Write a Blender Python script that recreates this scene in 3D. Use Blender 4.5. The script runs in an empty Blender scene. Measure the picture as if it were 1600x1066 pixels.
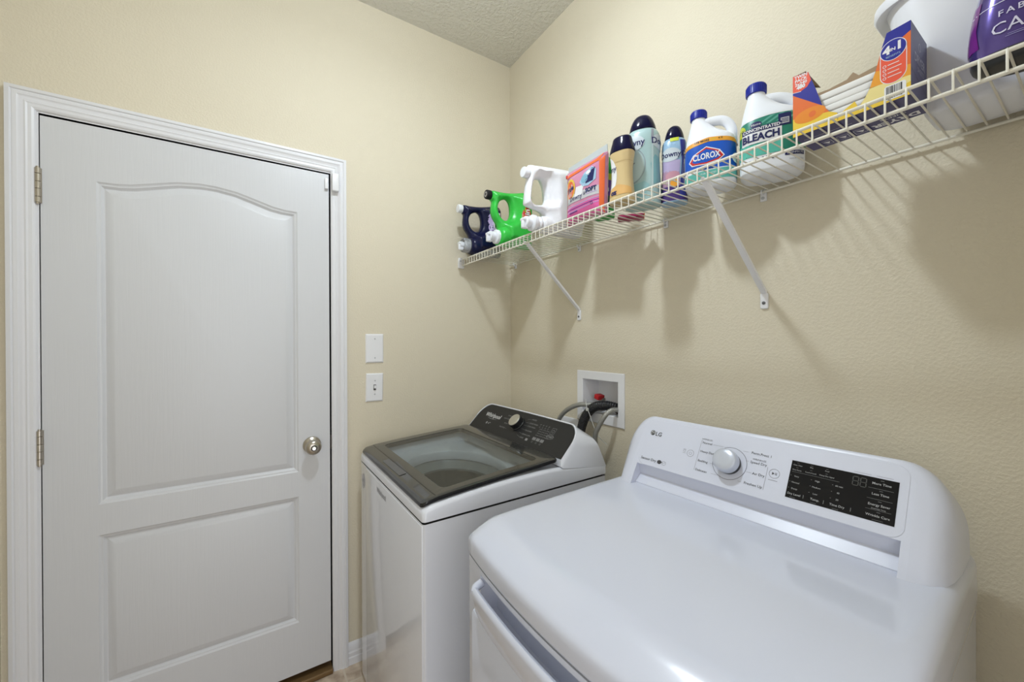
import bpy, bmesh, math, random
from mathutils import Vector, Matrix, geometry
random.seed(7)
R = math.radians
scene = bpy.context.scene
COL = scene.collection
S = 0.035                      # floor offset: measured heights + S = height above the floor

# ------------------------------------------------------------------ camera
cam = bpy.data.cameras.new('camera')
cam.sensor_width = 36.0
cam.lens = 619.7 / 1600 * 36
cam.clip_start = 0.02
camo = bpy.data.objects.new('camera', cam)
COL.objects.link(camo)
yaw, pit, rol = R(33.275), R(-0.1953), R(-0.2)
fw = Vector((math.sin(yaw), math.cos(yaw), 0)); rt = Vector((math.cos(yaw), -math.sin(yaw), 0)); up = Vector((0, 0, 1))
fw2 = fw * math.cos(pit) + up * math.sin(pit); up2 = -fw * math.sin(pit) + up * math.cos(pit)
rt3 = rt * math.cos(rol) + up2 * math.sin(rol); up3 = -rt * math.sin(rol) + up2 * math.cos(rol)
M = Matrix((rt3, up3, -fw2)).transposed().to_4x4()
M.translation = Vector((-1.1768, -1.805, 1.353 + S))
camo.matrix_world = M
scene.camera = camo

# ------------------------------------------------------------------ view + world + lights
vs = scene.view_settings
vs.view_transform = 'Standard'; vs.look = 'None'; vs.gamma = 1; vs.use_curve_mapping = False
vs.exposure = 0.2
world = bpy.data.worlds.new('world'); scene.world = world
world.use_nodes = True
bg = world.node_tree.nodes['Background']
bg.inputs['Color'].default_value = (0.9, 0.95, 1.0, 1)
bg.inputs['Strength'].default_value = 0.6

def area_light(name, loc, target, sx, sy, power, color, shape='RECTANGLE'):
    l = bpy.data.lights.new(name, 'AREA'); l.shape = shape; l.size = sx; l.size_y = sy
    l.energy = power; l.color = color
    o = bpy.data.objects.new(name, l); COL.objects.link(o); o.location = loc
    d = Vector(target) - Vector(loc)
    o.rotation_euler = d.to_track_quat('-Z', 'Y').to_euler()
    return o
LAMP = (-0.84, -0.97, 2.66 + S)
lp_ = bpy.data.lights.new('ceiling_lamp_light', 'POINT'); lp_.energy = 13.2; lp_.color = (0.80, 0.905, 1.0); lp_.shadow_soft_size = 0.055
lo_ = bpy.data.objects.new('ceiling_lamp_light', lp_); COL.objects.link(lo_); lo_.location = LAMP
area_light('ceiling_lamp_downlight', LAMP, (LAMP[0], LAMP[1], 0), 0.11, 0.11, 6.6, (0.80, 0.905, 1.0), 'DISK')
# added fill light, unseen, shining in through the open doorway behind the camera
area_light('doorway_fill', (-1.15, -2.9, 1.20), (-1.0, 0, 1.1), 1.7, 2.1, 17, (0.98, 0.985, 1.0))

# ------------------------------------------------------------------ materials
MATS = {}
def mat(name, color, rough=0.5, metal=0.0, coat=0.0, spec=0.5, var=0.0, vscale=20, bump=0.0, bscale=200, trans=0.0, emis=0, ior=1.45, alpha=1.0):
    if name in MATS: return MATS[name]
    m = bpy.data.materials.new(name); m.use_nodes = True
    nt = m.node_tree; b = nt.nodes['Principled BSDF']
    col = tuple(color) + (1,)
    b.inputs['Base Color'].default_value = col
    b.inputs['Roughness'].default_value = rough
    b.inputs['Metallic'].default_value = metal
    b.inputs['Specular IOR Level'].default_value = spec
    b.inputs['IOR'].default_value = ior
    b.inputs['Coat Weight'].default_value = coat
    b.inputs['Transmission Weight'].default_value = trans
    b.inputs['Alpha'].default_value = alpha
    if emis:
        b.inputs['Emission Color'].default_value = col; b.inputs['Emission Strength'].default_value = emis
    tc = nt.nodes.new('ShaderNodeTexCoord')
    if var > 0:
        n = nt.nodes.new('ShaderNodeTexNoise'); n.inputs['Scale'].default_value = vscale; n.inputs['Detail'].default_value = 4
        nt.links.new(tc.outputs['Object'], n.inputs['Vector'])
        r = nt.nodes.new('ShaderNodeMapRange'); r.inputs['To Min'].default_value = 1 - var; r.inputs['To Max'].default_value = 1 + var
        nt.links.new(n.outputs['Fac'], r.inputs['Value'])
        mx = nt.nodes.new('ShaderNodeMix'); mx.data_type = 'RGBA'; mx.blend_type = 'MULTIPLY'; mx.inputs['Factor'].default_value = 1
        mx.inputs['A'].default_value = col
        nt.links.new(r.outputs['Result'], mx.inputs['B'])
        nt.links.new(mx.outputs['Result'], b.inputs['Base Color'])
    if bump > 0:
        n = nt.nodes.new('ShaderNodeTexNoise'); n.inputs['Scale'].default_value = bscale; n.inputs['Detail'].default_value = 3
        nt.links.new(tc.outputs['Object'], n.inputs['Vector'])
        bp = nt.nodes.new('ShaderNodeBump'); bp.inputs['Strength'].default_value = bump; bp.inputs['Distance'].default_value = 0.002
        nt.links.new(n.outputs['Fac'], bp.inputs['Height']); nt.links.new(bp.outputs['Normal'], b.inputs['Normal'])
    MATS[name] = m
    return m

def textured_wall(name, color, scale, strength, dist, voro=0.0, scale2=18):
    m = mat(name, color, rough=0.62, spec=0.3)
    nt = m.node_tree; b = nt.nodes['Principled BSDF']
    tc = nt.nodes.new('ShaderNodeTexCoord')
    n = nt.nodes.new('ShaderNodeTexNoise'); n.inputs['Scale'].default_value = scale; n.inputs['Detail'].default_value = 2.5; n.inputs['Roughness'].default_value = 0.55
    nt.links.new(tc.outputs['Object'], n.inputs['Vector'])
    cr = nt.nodes.new('ShaderNodeValToRGB'); cr.color_ramp.elements[0].position = 0.42; cr.color_ramp.elements[1].position = 0.62
    nt.links.new(n.outputs['Fac'], cr.inputs['Fac'])
    bp = nt.nodes.new('ShaderNodeBump'); bp.inputs['Strength'].default_value = strength; bp.inputs['Distance'].default_value = dist
    nt.links.new(cr.outputs['Color'], bp.inputs['Height']); nt.links.new(bp.outputs['Normal'], b.inputs['Normal'])
    n2 = nt.nodes.new('ShaderNodeTexNoise'); n2.inputs['Scale'].default_value = 2.2; n2.inputs['Detail'].default_value = 3
    nt.links.new(tc.outputs['Object'], n2.inputs['Vector'])
    r = nt.nodes.new('ShaderNodeMapRange'); r.inputs['To Min'].default_value = 0.975; r.inputs['To Max'].default_value = 1.025
    nt.links.new(n2.outputs['Fac'], r.inputs['Value'])
    mx = nt.nodes.new('ShaderNodeMix'); mx.data_type = 'RGBA'; mx.blend_type = 'MULTIPLY'; mx.inputs['Factor'].default_value = 1
    mx.inputs['A'].default_value = tuple(color) + (1,)
    nt.links.new(r.outputs['Result'], mx.inputs['B']); nt.links.new(mx.outputs['Result'], b.inputs['Base Color'])
    return m
M_WALL = textured_wall('wall_paint', (0.70, 0.635, 0.50), 150, 0.30, 0.0015)
M_CEIL = textured_wall('ceiling_texture', (0.72, 0.70, 0.64), 75, 0.55, 0.004)
M_TRIM = mat('trim_paint', (0.74, 0.74, 0.765), rough=0.32, bump=0.05, bscale=60)
M_DOOR = mat('door_paint', (0.63, 0.635, 0.655), rough=0.36)
def door_grain():
    nt = M_DOOR.node_tree; b = nt.nodes['Principled BSDF']
    tc = nt.nodes.new('ShaderNodeTexCoord'); mp = nt.nodes.new('ShaderNodeMapping'); mp.inputs['Scale'].default_value = (90, 90, 4)
    nt.links.new(tc.outputs['Object'], mp.inputs['Vector'])
    n = nt.nodes.new('ShaderNodeTexNoise'); n.inputs['Scale'].default_value = 1.6; n.inputs['Detail'].default_value = 4; n.inputs['Distortion'].default_value = 0.6
    nt.links.new(mp.outputs['Vector'], n.inputs['Vector'])
    bp = nt.nodes.new('ShaderNodeBump'); bp.inputs['Strength'].default_value = 0.14; bp.inputs['Distance'].default_value = 0.002
    nt.links.new(n.outputs['Fac'], bp.inputs['Height']); nt.links.new(bp.outputs['Normal'], b.inputs['Normal'])
door_grain()
M_WHITE = mat('white_plastic', (0.80, 0.80, 0.82), rough=0.3)
M_ENAMEL = mat('white_enamel', (0.73, 0.745, 0.80), rough=0.12, coat=0.3)
M_ENAMEL_D = mat('white_dryer_enamel', (0.65, 0.675, 0.775), rough=0.14, coat=0.3)
M_PANELW = mat('white_panel_plastic', (0.67, 0.69, 0.785), rough=0.3)
M_GREYPLASTIC = mat('grey_plastic', (0.45, 0.46, 0.48), rough=0.4)
M_RECESS = mat('recess_plastic', (0.62, 0.64, 0.68), rough=0.4)
M_NICKEL = mat('brushed_nickel', (0.50, 0.46, 0.40), rough=0.28, metal=1.0, bump=0.1, bscale=300)
M_CHROME = mat('chrome', (0.8, 0.8, 0.8), rough=0.12, metal=1.0)
M_STEEL = mat('braided_steel', (0.40, 0.40, 0.38), rough=0.35, metal=0.9, bump=0.6, bscale=900)
M_DARKGAP = mat('dark_gap', (0.012, 0.011, 0.010), rough=0.8)
M_LIDGREY = mat('lid_graphite', (0.040, 0.040, 0.038), rough=0.13, spec=0.6, coat=0.4)
M_LIDBLACK = mat('lid_black_edge', (0.012, 0.012, 0.013), rough=0.14, spec=0.5)
M_CONSOLE = mat('console_graphite', (0.022, 0.022, 0.023), rough=0.34, spec=0.3)
M_BLACK = mat('black_plastic', (0.010, 0.010, 0.013), rough=0.4, spec=0.25)
M_GLOSSBLACK = mat('display_black', (0.006, 0.006, 0.008), rough=0.10, spec=0.25)
M_PRINTW = mat('print_white', (0.75, 0.75, 0.75), rough=0.5)
M_PRINTG = mat('print_grey', (0.30, 0.30, 0.31), rough=0.5)
M_PRINTD = mat('print_dark', (0.06, 0.06, 0.065), rough=0.5)
M_DIM = mat('dim_digit', (0.055, 0.055, 0.05), rough=0.4)
M_WIRE = mat('wire_vinyl', (0.78, 0.75, 0.66), rough=0.3)
M_RED = mat('red_plastic', (0.45, 0.01, 0.015), rough=0.4)
M_TUBSTEEL = mat('tub_steel', (0.55, 0.55, 0.53), rough=0.3, metal=0.7)
M_THRESH = mat('threshold_bronze', (0.20, 0.12, 0.05), rough=0.45, metal=0.3)
M_WIREGREY = mat('bottle_white', (0.80, 0.82, 0.87), rough=0.3, spec=0.4)
M_NAVYCAP = mat('navy_cap', (0.004, 0.004, 0.030), rough=0.10, spec=0.28)
M_BLUECAP = mat('blue_cap', (0.008, 0.020, 0.30), rough=0.35)

def floor_material():
    m = mat('floor_tile', (0.5, 0.42, 0.34), rough=0.4)
    nt = m.node_tree; b = nt.nodes['Principled BSDF']
    tc = nt.nodes.new('ShaderNodeTexCoord'); mp = nt.nodes.new('ShaderNodeMapping')
    mp.inputs['Rotation'].default_value = (0, 0, 0); mp.inputs['Location'].default_value = (0.20, 0.1, 0)
    nt.links.new(tc.outputs['Object'], mp.inputs['Vector'])
    br = nt.nodes.new('ShaderNodeTexBrick'); br.offset = 0; br.inputs['Scale'].default_value = 1
    br.inputs['Brick Width'].default_value = 0.33; br.inputs['Row Height'].default_value = 0.33; br.inputs['Mortar Size'].default_value = 0.004
    nt.links.new(mp.outputs['Vector'], br.inputs['Vector'])
    n = nt.nodes.new('ShaderNodeTexNoise'); n.inputs['Scale'].default_value = 22; n.inputs['Detail'].default_value = 6
    nt.links.new(tc.outputs['Object'], n.inputs['Vector'])
    cr = nt.nodes.new('ShaderNodeValToRGB')
    cr.color_ramp.elements[0].position = 0.35; cr.color_ramp.elements[0].color = (0.40, 0.30, 0.22, 1)
    cr.color_ramp.elements[1].position = 0.65; cr.color_ramp.elements[1].color = (0.66, 0.55, 0.43, 1)
    nt.links.new(n.outputs['Fac'], cr.inputs['Fac'])
    nt.links.new(cr.outputs['Color'], br.inputs['Color1']); nt.links.new(cr.outputs['Color'], br.inputs['Color2'])
    br.inputs['Mortar'].default_value = (0.62, 0.54, 0.44, 1)
    nt.links.new(br.outputs['Color'], b.inputs['Base Color'])
    return m
M_FLOOR = floor_material()

# ------------------------------------------------------------------ mesh builder
class MB:
    def __init__(s): s.v = []; s.f = []; s.m = []
    def add(s, verts, faces, mi=0):
        o = len(s.v); s.v += [tuple(v) for v in verts]
        for f in faces: s.f.append(tuple(i + o for i in f)); s.m.append(mi)
        return s
    def xf(s, mtx, start=0):
        for i in range(start, len(s.v)): s.v[i] = tuple(mtx @ Vector(s.v[i]))
        return s
    def box(s, a, b, mi=0):
        x0, y0, z0 = a; x1, y1, z1 = b
        v = [(x0, y0, z0), (x1, y0, z0), (x1, y1, z0), (x0, y1, z0), (x0, y0, z1), (x1, y0, z1), (x1, y1, z1), (x0, y1, z1)]
        return s.add(v, [(0, 3, 2, 1), (4, 5, 6, 7), (0, 1, 5, 4), (1, 2, 6, 5), (2, 3, 7, 6), (3, 0, 4, 7)], mi)
    def rbox(s, a, b, r, seg=3, mi=0):
        bm = bmesh.new(); bmesh.ops.create_cube(bm, size=1)
        for v in bm.verts:
            v.co = Vector([(a[i] + b[i]) / 2 + v.co[i] * (b[i] - a[i]) for i in range(3)])
        bmesh.ops.bevel(bm, geom=bm.edges[:], offset=r, segments=seg, affect='EDGES', profile=0.5)
        bm.verts.index_update()
        s.add([v.co[:] for v in bm.verts], [[v.index for v in f.verts] for f in bm.faces], mi); bm.free(); return s
    def loft(s, loops, mi=0, cap0=True, cap1=True, closed=True):
        n = len(loops[0]); vs_ = [p for l in loops for p in l]; fs = []
        for k in range(len(loops) - 1):
            for i in range(n if closed else n - 1):
                j = (i + 1) % n
                fs.append((k * n + i, k * n + j, (k + 1) * n + j, (k + 1) * n + i))
        if cap0: fs.append(tuple(range(n - 1, -1, -1)))
        if cap1: fs.append(tuple((len(loops) - 1) * n + i for i in range(n)))
        return s.add(vs_, fs, mi)
    def lathe(s, prof, c=(0, 0, 0), axis='z', seg=32, mi=0, cap0=True, cap1=True):
        loops = []
        for r, h in prof:
            l = []
            for i in range(seg):
                a = 2 * math.pi * i / seg; p = (r * math.cos(a), r * math.sin(a), h)
                if axis == 'y': p = (p[0], -p[2], p[1])      # height along -y
                if axis == 'x': p = (-p[2], p[0], p[1])      # height along -x
                l.append((p[0] + c[0], p[1] + c[1], p[2] + c[2]))
            loops.append(l)
        return s.loft(loops, mi, cap0, cap1)
    def tube(s, pts, r, seg=10, mi=0, closed=False, smooth=0, ry=None):
        P = [Vector(p) for p in pts]
        rr = r if isinstance(r, (list, tuple)) else [r] * len(P)
        if smooth:
            Q = []; q = []
            n = len(P)
            for i in range(n - 1):
                p0, p1, p2, p3 = P[max(i - 1, 0)], P[i], P[i + 1], P[min(i + 2, n - 1)]
                for k in range(smooth):
                    t = k / smooth
                    Q.append(0.5 * ((2 * p1) + (-p0 + p2) * t + (2 * p0 - 5 * p1 + 4 * p2 - p3) * t * t + (-p0 + 3 * p1 - 3 * p2 + p3) * t ** 3))
                    q.append(rr[i] * (1 - t) + rr[i + 1] * t)
            Q.append(P[-1]); q.append(rr[-1]); P, rr = Q, q
        T = []
        n = len(P)
        for i in range(n):
            a = P[(i - 1) % n] if (closed or i > 0) else P[i]; b = P[(i + 1) % n] if (closed or i < n - 1) else P[i]
            T.append((b - a).normalized())
        u = T[0].orthogonal().normalized(); loops = []
        for i in range(n):
            u = (u - T[i] * u.dot(T[i])).normalized(); w = T[i].cross(u)
            loops.append([tuple(P[i] + (u * math.cos(2 * math.pi * k / seg) + w * math.sin(2 * math.pi * k / seg)) * rr[i]) for k in range(seg)])
        if closed: loops.append(loops[0])
        return s.loft(loops, mi, not closed, not closed)
    def build(s, name, mats, parent=None, smooth=35, loc=None, recalc=True):
        me = bpy.data.meshes.new(name); me.from_pydata(s.v, [], s.f)
        if not isinstance(mats, (list, tuple)): mats = [mats]
        for m in mats: me.materials.append(m)
        for p, mi in zip(me.polygons, s.m): p.material_index = mi
        if recalc:
            bm = bmesh.new(); bm.from_mesh(me); bmesh.ops.recalc_face_normals(bm, faces=bm.faces[:]); bm.to_mesh(me); bm.free()
        if smooth:
            for p in me.polygons: p.use_smooth = True
            me.set_sharp_from_angle(angle=R(smooth))
        me.update()
        o = bpy.data.objects.new(name, me); COL.objects.link(o)
        if parent: o.parent = parent
        if loc: o.location = loc
        return o

def tag(o, label=None, cat=None, group=None, kind=None):
    if label: o['label'] = label
    if cat: o['category'] = cat
    if group: o['group'] = group
    if kind: o['kind'] = kind
    return o
def empty(name, loc, rz=0, label=None, cat=None, group=None):
    o = bpy.data.objects.new(name, None); COL.objects.link(o); o.location = loc; o.rotation_euler = (0, 0, rz)
    o.empty_display_size = 0.05
    return tag(o, label, cat, group)
def struct(o): o['kind'] = 'structure'; return o

# ---- flat graphics: everything is tessellated in 2D label space and mapped to a surface
def cdt(points, h):
    """triangulate a simple polygon with interior grid points so that it can bend"""
    pts = []
    n = len(points)
    for i in range(n):
        a = Vector(points[i]); b = Vector(points[(i + 1) % n]); k = max(1, int((b - a).length / h))
        for j in range(k): pts.append(a + (b - a) * (j / k))
    nb = len(pts)
    xs = [p.x for p in pts]; ys = [p.y for p in pts]
    x0, x1, y0, y1 = min(xs), max(xs), min(ys), max(ys)
    nx = int((x1 - x0) / h); ny = int((y1 - y0) / h)
    for i in range(1, nx + 1):
        for j in range(1, ny + 1):
            p = Vector((x0 + (x1 - x0) * i / (nx + 1), y0 + (y1 - y0) * j / (ny + 1)))
            if inside(p, points) and edge_dist(p, points) > h * 0.3: pts.append(p)
    r = geometry.delaunay_2d_cdt(pts, [], [list(range(nb))], 1, 1e-7)
    return [(v.x, v.y) for v in r[0]], r[2]
def inside(p, poly):
    c = False; n = len(poly); j = n - 1
    for i in range(n):
        xi, yi = poly[i][0], poly[i][1]; xj, yj = poly[j][0], poly[j][1]
        if ((yi > p[1]) != (yj > p[1])) and (p[0] < (xj - xi) * (p[1] - yi) / (yj - yi) + xi): c = not c
        j = i
    return c
def edge_dist(p, poly):
    d = 1e9; n = len(poly); px, py = p[0], p[1]
    for i in range(n):
        ax, ay = poly[i][0], poly[i][1]; bx, by = poly[(i + 1) % n][0], poly[(i + 1) % n][1]
        dx, dy = bx - ax, by - ay; L = dx * dx + dy * dy
        t = 0 if L == 0 else max(0, min(1, ((px - ax) * dx + (py - ay) * dy) / L))
        d = min(d, math.hypot(px - ax - dx * t, py - ay - dy * t))
    return d
_tc = {}
def text2d(txt, size, bold=0.0, shear=0.0, align='CENTER', sp=1.0):
    key = (txt, size, bold, shear, align, sp)
    if key in _tc: return _tc[key]
    cu = bpy.data.curves.new('t', 'FONT'); cu.body = txt; cu.size = size; cu.offset = bold * size; cu.shear = shear
    cu.align_x = align; cu.align_y = 'CENTER'; cu.resolution_u = 2; cu.fill_mode = 'FRONT'; cu.space_character = sp
    o = bpy.data.objects.new('t', cu); me = o.to_mesh()
    v = [(p.co.x, p.co.y) for p in me.vertices]; f = [tuple(p.vertices) for p in me.polygons]
    o.to_mesh_clear(); bpy.data.objects.remove(o); bpy.data.curves.remove(cu)
    _tc[key] = (v, f); return v, f
def ell(cx, cy, a, b, n=40, a0=0, a1=360):
    return [(cx + a * math.cos(R(a0 + (a1 - a0) * i / n)), cy + b * math.sin(R(a0 + (a1 - a0) * i / n))) for i in range(n if a1 - a0 == 360 else n + 1)]
def rect(x0, y0, x1, y1, r=0, n=5):
    if r <= 0: return [(x0, y0), (x1, y0), (x1, y1), (x0, y1)]
    o = []
    for cx, cy, s in ((x1 - r, y0 + r, -90), (x1 - r, y1 - r, 0), (x0 + r, y1 - r, 90), (x0 + r, y0 + r, 180)):
        for k in range(n + 1): a = R(s + 90 * k / n); o.append((cx + r * math.cos(a), cy + r * math.sin(a)))
    return o
class Art:
    """collects 2D shapes; surf(u, v, lift) gives the 3D point"""
    def __init__(s, surf, mb, h=0.012, step=0.00025): s.surf = surf; s.mb = mb; s.h = h; s.k = 0; s.step = step
    def _put(s, v, f, mi, lift):
        s.mb.add([s.surf(x, y, lift) for x, y in v], f, mi)
    def poly(s, pts, mi, layer=1, h=None):
        v, f = cdt(pts, h or s.h); s._put(v, f, mi, layer * s.step); return s
    def text(s, txt, x, y, size, mi, layer=3, bold=0.0, rot=0, shear=0, align='CENTER', sx=1.0, sp=1.0):
        v, f = text2d(txt, size, bold, shear, align, sp); c, n = math.cos(R(rot)), math.sin(R(rot))
        v = [(x + (a * sx) * c - b * n, y + (a * sx) * n + b * c) for a, b in v]
        s._put(v, f, mi, layer * s.step); return s
    def ring(s, cx, cy, a, b, w, mi, layer=2, n=48, a0=0, a1=360):
        v = []; f = []
        for i in range(n + 1):
            t = R(a0 + (a1 - a0) * i / n)
            v += [(cx + a * math.cos(t), cy + b * math.sin(t)), (cx + (a - w) * math.cos(t), cy + (b - w) * math.sin(t))]
        for i in range(n): f.append((2 * i, 2 * i + 2, 2 * i + 3, 2 * i + 1))
        s._put(v, f, mi, layer * s.step); return s
    def line(s, x0, y0, x1, y1, w, mi, layer=2):
        d = Vector((x1 - x0, y1 - y0)); n = Vector((-d.y, d.x)).normalized() * w / 2
        s.poly([(x0 - n.x, y0 - n.y), (x1 - n.x, y1 - n.y), (x1 + n.x, y1 + n.y), (x0 + n.x, y0 + n.y)], mi, layer); return s

# ================================================================== ROOM
H = 2.826 + S
XL = -1.80; YB = -2.06
DL, DR, DT = -1.715, -0.905, 2.044 + S      # door slab
OL, OR_, OT = DL - 0.0022, DR + 0.006, DT + 0.006
T = 0.12
struct(MB().box((XL - 0.3, YB - 2.2, -0.1), (0.3, 0.3, 0)).build('floor', M_FLOOR, smooth=0))
struct(MB().box((XL - 0.3, YB - 0.15, H), (0.3, 0.3, H + 0.1)).build('ceiling', M_CEIL, smooth=0))
w = MB()
w.box((XL - 0.3, 0, 0), (OL, T, H)); w.box((OR_, 0, 0), (0.12, T, H)); w.box((OL, 0, OT), (OR_, T, H))
w.build('wall_back', M_WALL, smooth=0)['kind'] = 'structure'
# shelf wall with the opening of the washer outlet box
BY0, BY1, BZ0, BZ1 = -0.76, -0.562, 1.050 + S, 1.190 + S
w = MB()
w.box((0, YB - 0.15, 0), (T, BY0, H)); w.box((0, BY1, 0), (T, 0.0, H)); w.box((0, BY0, 0), (T, BY1, BZ0)); w.box((0, BY0, BZ1), (T, BY1, H))
struct(w.build('wall_right', M_WALL, smooth=0))
struct(MB().box((XL - 0.12, YB - 0.15, 0), (XL, 0, H)).build('wall_left', M_WALL, smooth=0))
# wall behind the camera with an open doorway
w = MB()
w.box((XL, YB - T, 0), (-1.70, YB, H)); w.box((-0.62, YB - T, 0), (0, YB, H)); w.box((-1.70, YB - T, 2.10), (-0.62, YB, H))
struct(w.build('wall_front', M_WALL, smooth=0))

# ---- door casing: mitred profile swept round the opening
def casing():
    prof = [(0.0, 0), (0.0, 0.016), (0.010, 0.019), (0.013, 0.0155), (0.016, 0.017), (0.024, 0.0165), (0.030, 0.012), (0.036, 0.0105), (0.040, 0.012), (0.044, 0.010), (0.052, 0.0105), (0.057, 0.008), (0.060, 0.004), (0.060, 0)]
    xl, xr, zt = -1.781, -0.839, 2.114 + S
    b = MB(); loops = []
    for k in range(4):
        l = []
        for o_, d in prof:
            x = xl + o_ if k in (0, 1) else xr - o_
            z = 0.0 if k in (0, 3) else zt - o_
            l.append((x, -d, z))
        loops.append(l)
    b.loft(loops, closed=True)
    return b
t1 = struct(casing().build('trim_1', M_TRIM, smooth=25))
# jamb lining the opening + stop + near-black sheet painted as the shade behind the slab
b = MB()
b.box((OL - 0.015, -0.002, 0), (OL, 0.12, OT + 0.015)); b.box((OR_, -0.002, 0), (OR_ + 0.015, 0.12, OT + 0.015)); b.box((OL, -0.002, OT), (OR_, 0.12, OT + 0.015))
b.box((OL, 0.042, 0), (OL + 0.012, 0.075, OT)); b.box((OR_ - 0.012, 0.042, 0), (OR_, 0.075, OT)); b.box((OL + 0.012, 0.042, OT - 0.012), (OR_ - 0.012, 0.075, OT))
struct(b.build('trim_2', M_TRIM, smooth=0))
struct(MB().box((OL - 0.1, 0.125, 0), (OR_ + 0.1, 0.14, OT + 0.1)).build('gap_shade_sheet', M_DARKGAP, smooth=0))
struct(MB().rbox((OL, -0.020, 0), (OR_, 0.12, 0.020), 0.005).build('trim_3', M_THRESH))

# ---- door slab with two moulded panels
def door():
    y = 0.0
    d = empty('door_1', ((DL + DR) / 2, 0.0, 0.012 + S))
    struct(d); d['label'] = 'white two-panel interior door with an arched upper panel'
    ox = (DL + DR) / 2; oz = 0.012 + S
    b = MB()
    hx = (DR - DL) / 2; ht = 2.032
    # arch curve of the upper panel (outer line), from measurements
    A = [(-1.595, 1.868), (-1.55, 1.8695), (-1.512, 1.875), (-1.45, 1.893), (-1.393, 1.909), (-1.334, 1.9165), (-1.308, 1.9172), (-1.28, 1.9165), (-1.222, 1.909), (-1.165, 1.893), (-1.103, 1.875), (-1.065, 1.8695), (-1.021, 1.868)]
    def outline(kind, off):
        x0, x1 = -1.594 + off, -1.021 - off
        if kind == 'up':
            zb = 0.8235 + off; pts = [(x0, zb), (x1, zb)]
            for x, z in reversed(A):
                xx = x0 + (x - A[0][0]) / (A[-1][0] - A[0][0]) * (x1 - x0)
                pts.append((xx, z - off))
        else:
            pts = [(x0, 0.217 + off), (x1, 0.217 + off), (x1, 0.724 - off), (x0, 0.724 - off)]
        return [(x - ox, z + S - oz) for x, z in pts]
    def arr(pts, yy): return [(x, yy, z) for x, z in pts]
    prof = [(0.0, 0.0), (0.004, 0.0032), (0.0075, 0.0048), (0.0095, 0.0050), (0.0165, 0.0115), (0.0185, 0.0118), (0.0405, 0.0012), (0.042, 0.0008)]
    front = []
    fo = [(-hx, 0), (hx, 0), (hx, ht), (-hx, ht)]
    up, lo = outline('up', 0), outline('lo', 0)
    allp = [Vector(p) for p in fo + up + lo]
    n0, n1, n2 = 4, len(up), len(lo)
    r = geometry.delaunay_2d_cdt(allp, [], [list(range(4)), list(range(4, 4 + n1)), list(range(4 + n1, 4 + n1 + n2))], 0, 1e-7)
    vs_ = [(v.x, v.y) for v in r[0]]
    keep = []
    for f in r[2]:
        c = (sum(vs_[i][0] for i in f) / len(f), sum(vs_[i][1] for i in f) / len(f))
        if inside(c, fo) and not inside(c, up) and not inside(c, lo): keep.append(f)
    b.add([(x, 0, z) for x, z in vs_], keep)
    for kind in ('up', 'lo'):
        loops = [arr(outline(kind, o_), dd) for o_, dd in prof]
        b.loft(loops, cap0=False, cap1=True)
    th = 0.035
    b.add([(-hx, 0, 0), (hx, 0, 0), (hx, 0, ht), (-hx, 0, ht), (-hx, th, 0), (hx, th, 0), (hx, th, ht), (-hx, th, ht)],
          [(0, 4, 5, 1), (1, 5, 6, 2), (2, 6, 7, 3), (3, 7, 4, 0), (4, 7, 6, 5)])
    slab = b.build('door_panel', M_DOOR, d, smooth=30)
    # knob
    kx, kz = -0.973 - ox, 0.926 + S - oz
    k = MB(); k.lathe([(0.034, 0), (0.034, 0.004), (0.031, 0.009), (0.016, 0.012), (0.012, 0.016), (0.012, 0.026), (0.017, 0.030), (0.026, 0.036), (0.0295, 0.043), (0.030, 0.048), (0.0285, 0.055), (0.024, 0.061), (0.016, 0.065), (0.009, 0.066)], (kx, 0, kz), 'y', 40)
    ko = k.build('door_knob', M_NICKEL, d, smooth=50); ko['label'] = 'round brushed nickel door knob'
    k = MB(); k.lathe([(0.0085, 0.064), (0.0085, 0.070), (0.006, 0.0725)], (kx, 0, kz), 'y', 20)
    ko2 = k.build('lock_button', M_CHROME, ko)
    k = MB(); k.lathe([(0.0115, 0.0655), (0.0115, 0.0668)], (kx, 0, kz), 'y', 24)
    k.build('keyhole_ring', M_BLACK, ko)
    # strike plate edge in the gap
    k = MB(); k.rbox((hx + 0.001, -0.004, 0.899 + S - oz), (hx + 0.014, 0.0, 0.956 + S - oz), 0.0015)
    k.build('strike_plate', mat('dark_bronze', (0.03, 0.025, 0.02), 0.4, 0.7), d)
    # hinges
    for zc in (1.829, 1.029, 0.23):
        h = MB(); z0 = zc - 0.054 + S - oz
        seg = [0, 0.018, 0.042, 0.064, 0.088, 0.106]
        for i in range(5):
            h.lathe([(0.0058, z0 + seg[i] + 0.0006), (0.0066, z0 + seg[i] + 0.0012), (0.0066, z0 + seg[i + 1] - 0.0012), (0.0058, z0 + seg[i + 1] - 0.0006)], (-hx - 0.003, -0.007, 0), 'z', 16)
        h.lathe([(0.004, z0 - 0.004), (0.004, z0 + 0.11)], (-hx - 0.003, -0.007, 0), 'z', 12)
        h.box((-hx - 0.009, -0.003, z0), (-hx + 0.004, 0.0005, z0 + 0.106))
        h.build('hinge', M_NICKEL, d, smooth=40)
    return d
door()

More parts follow.
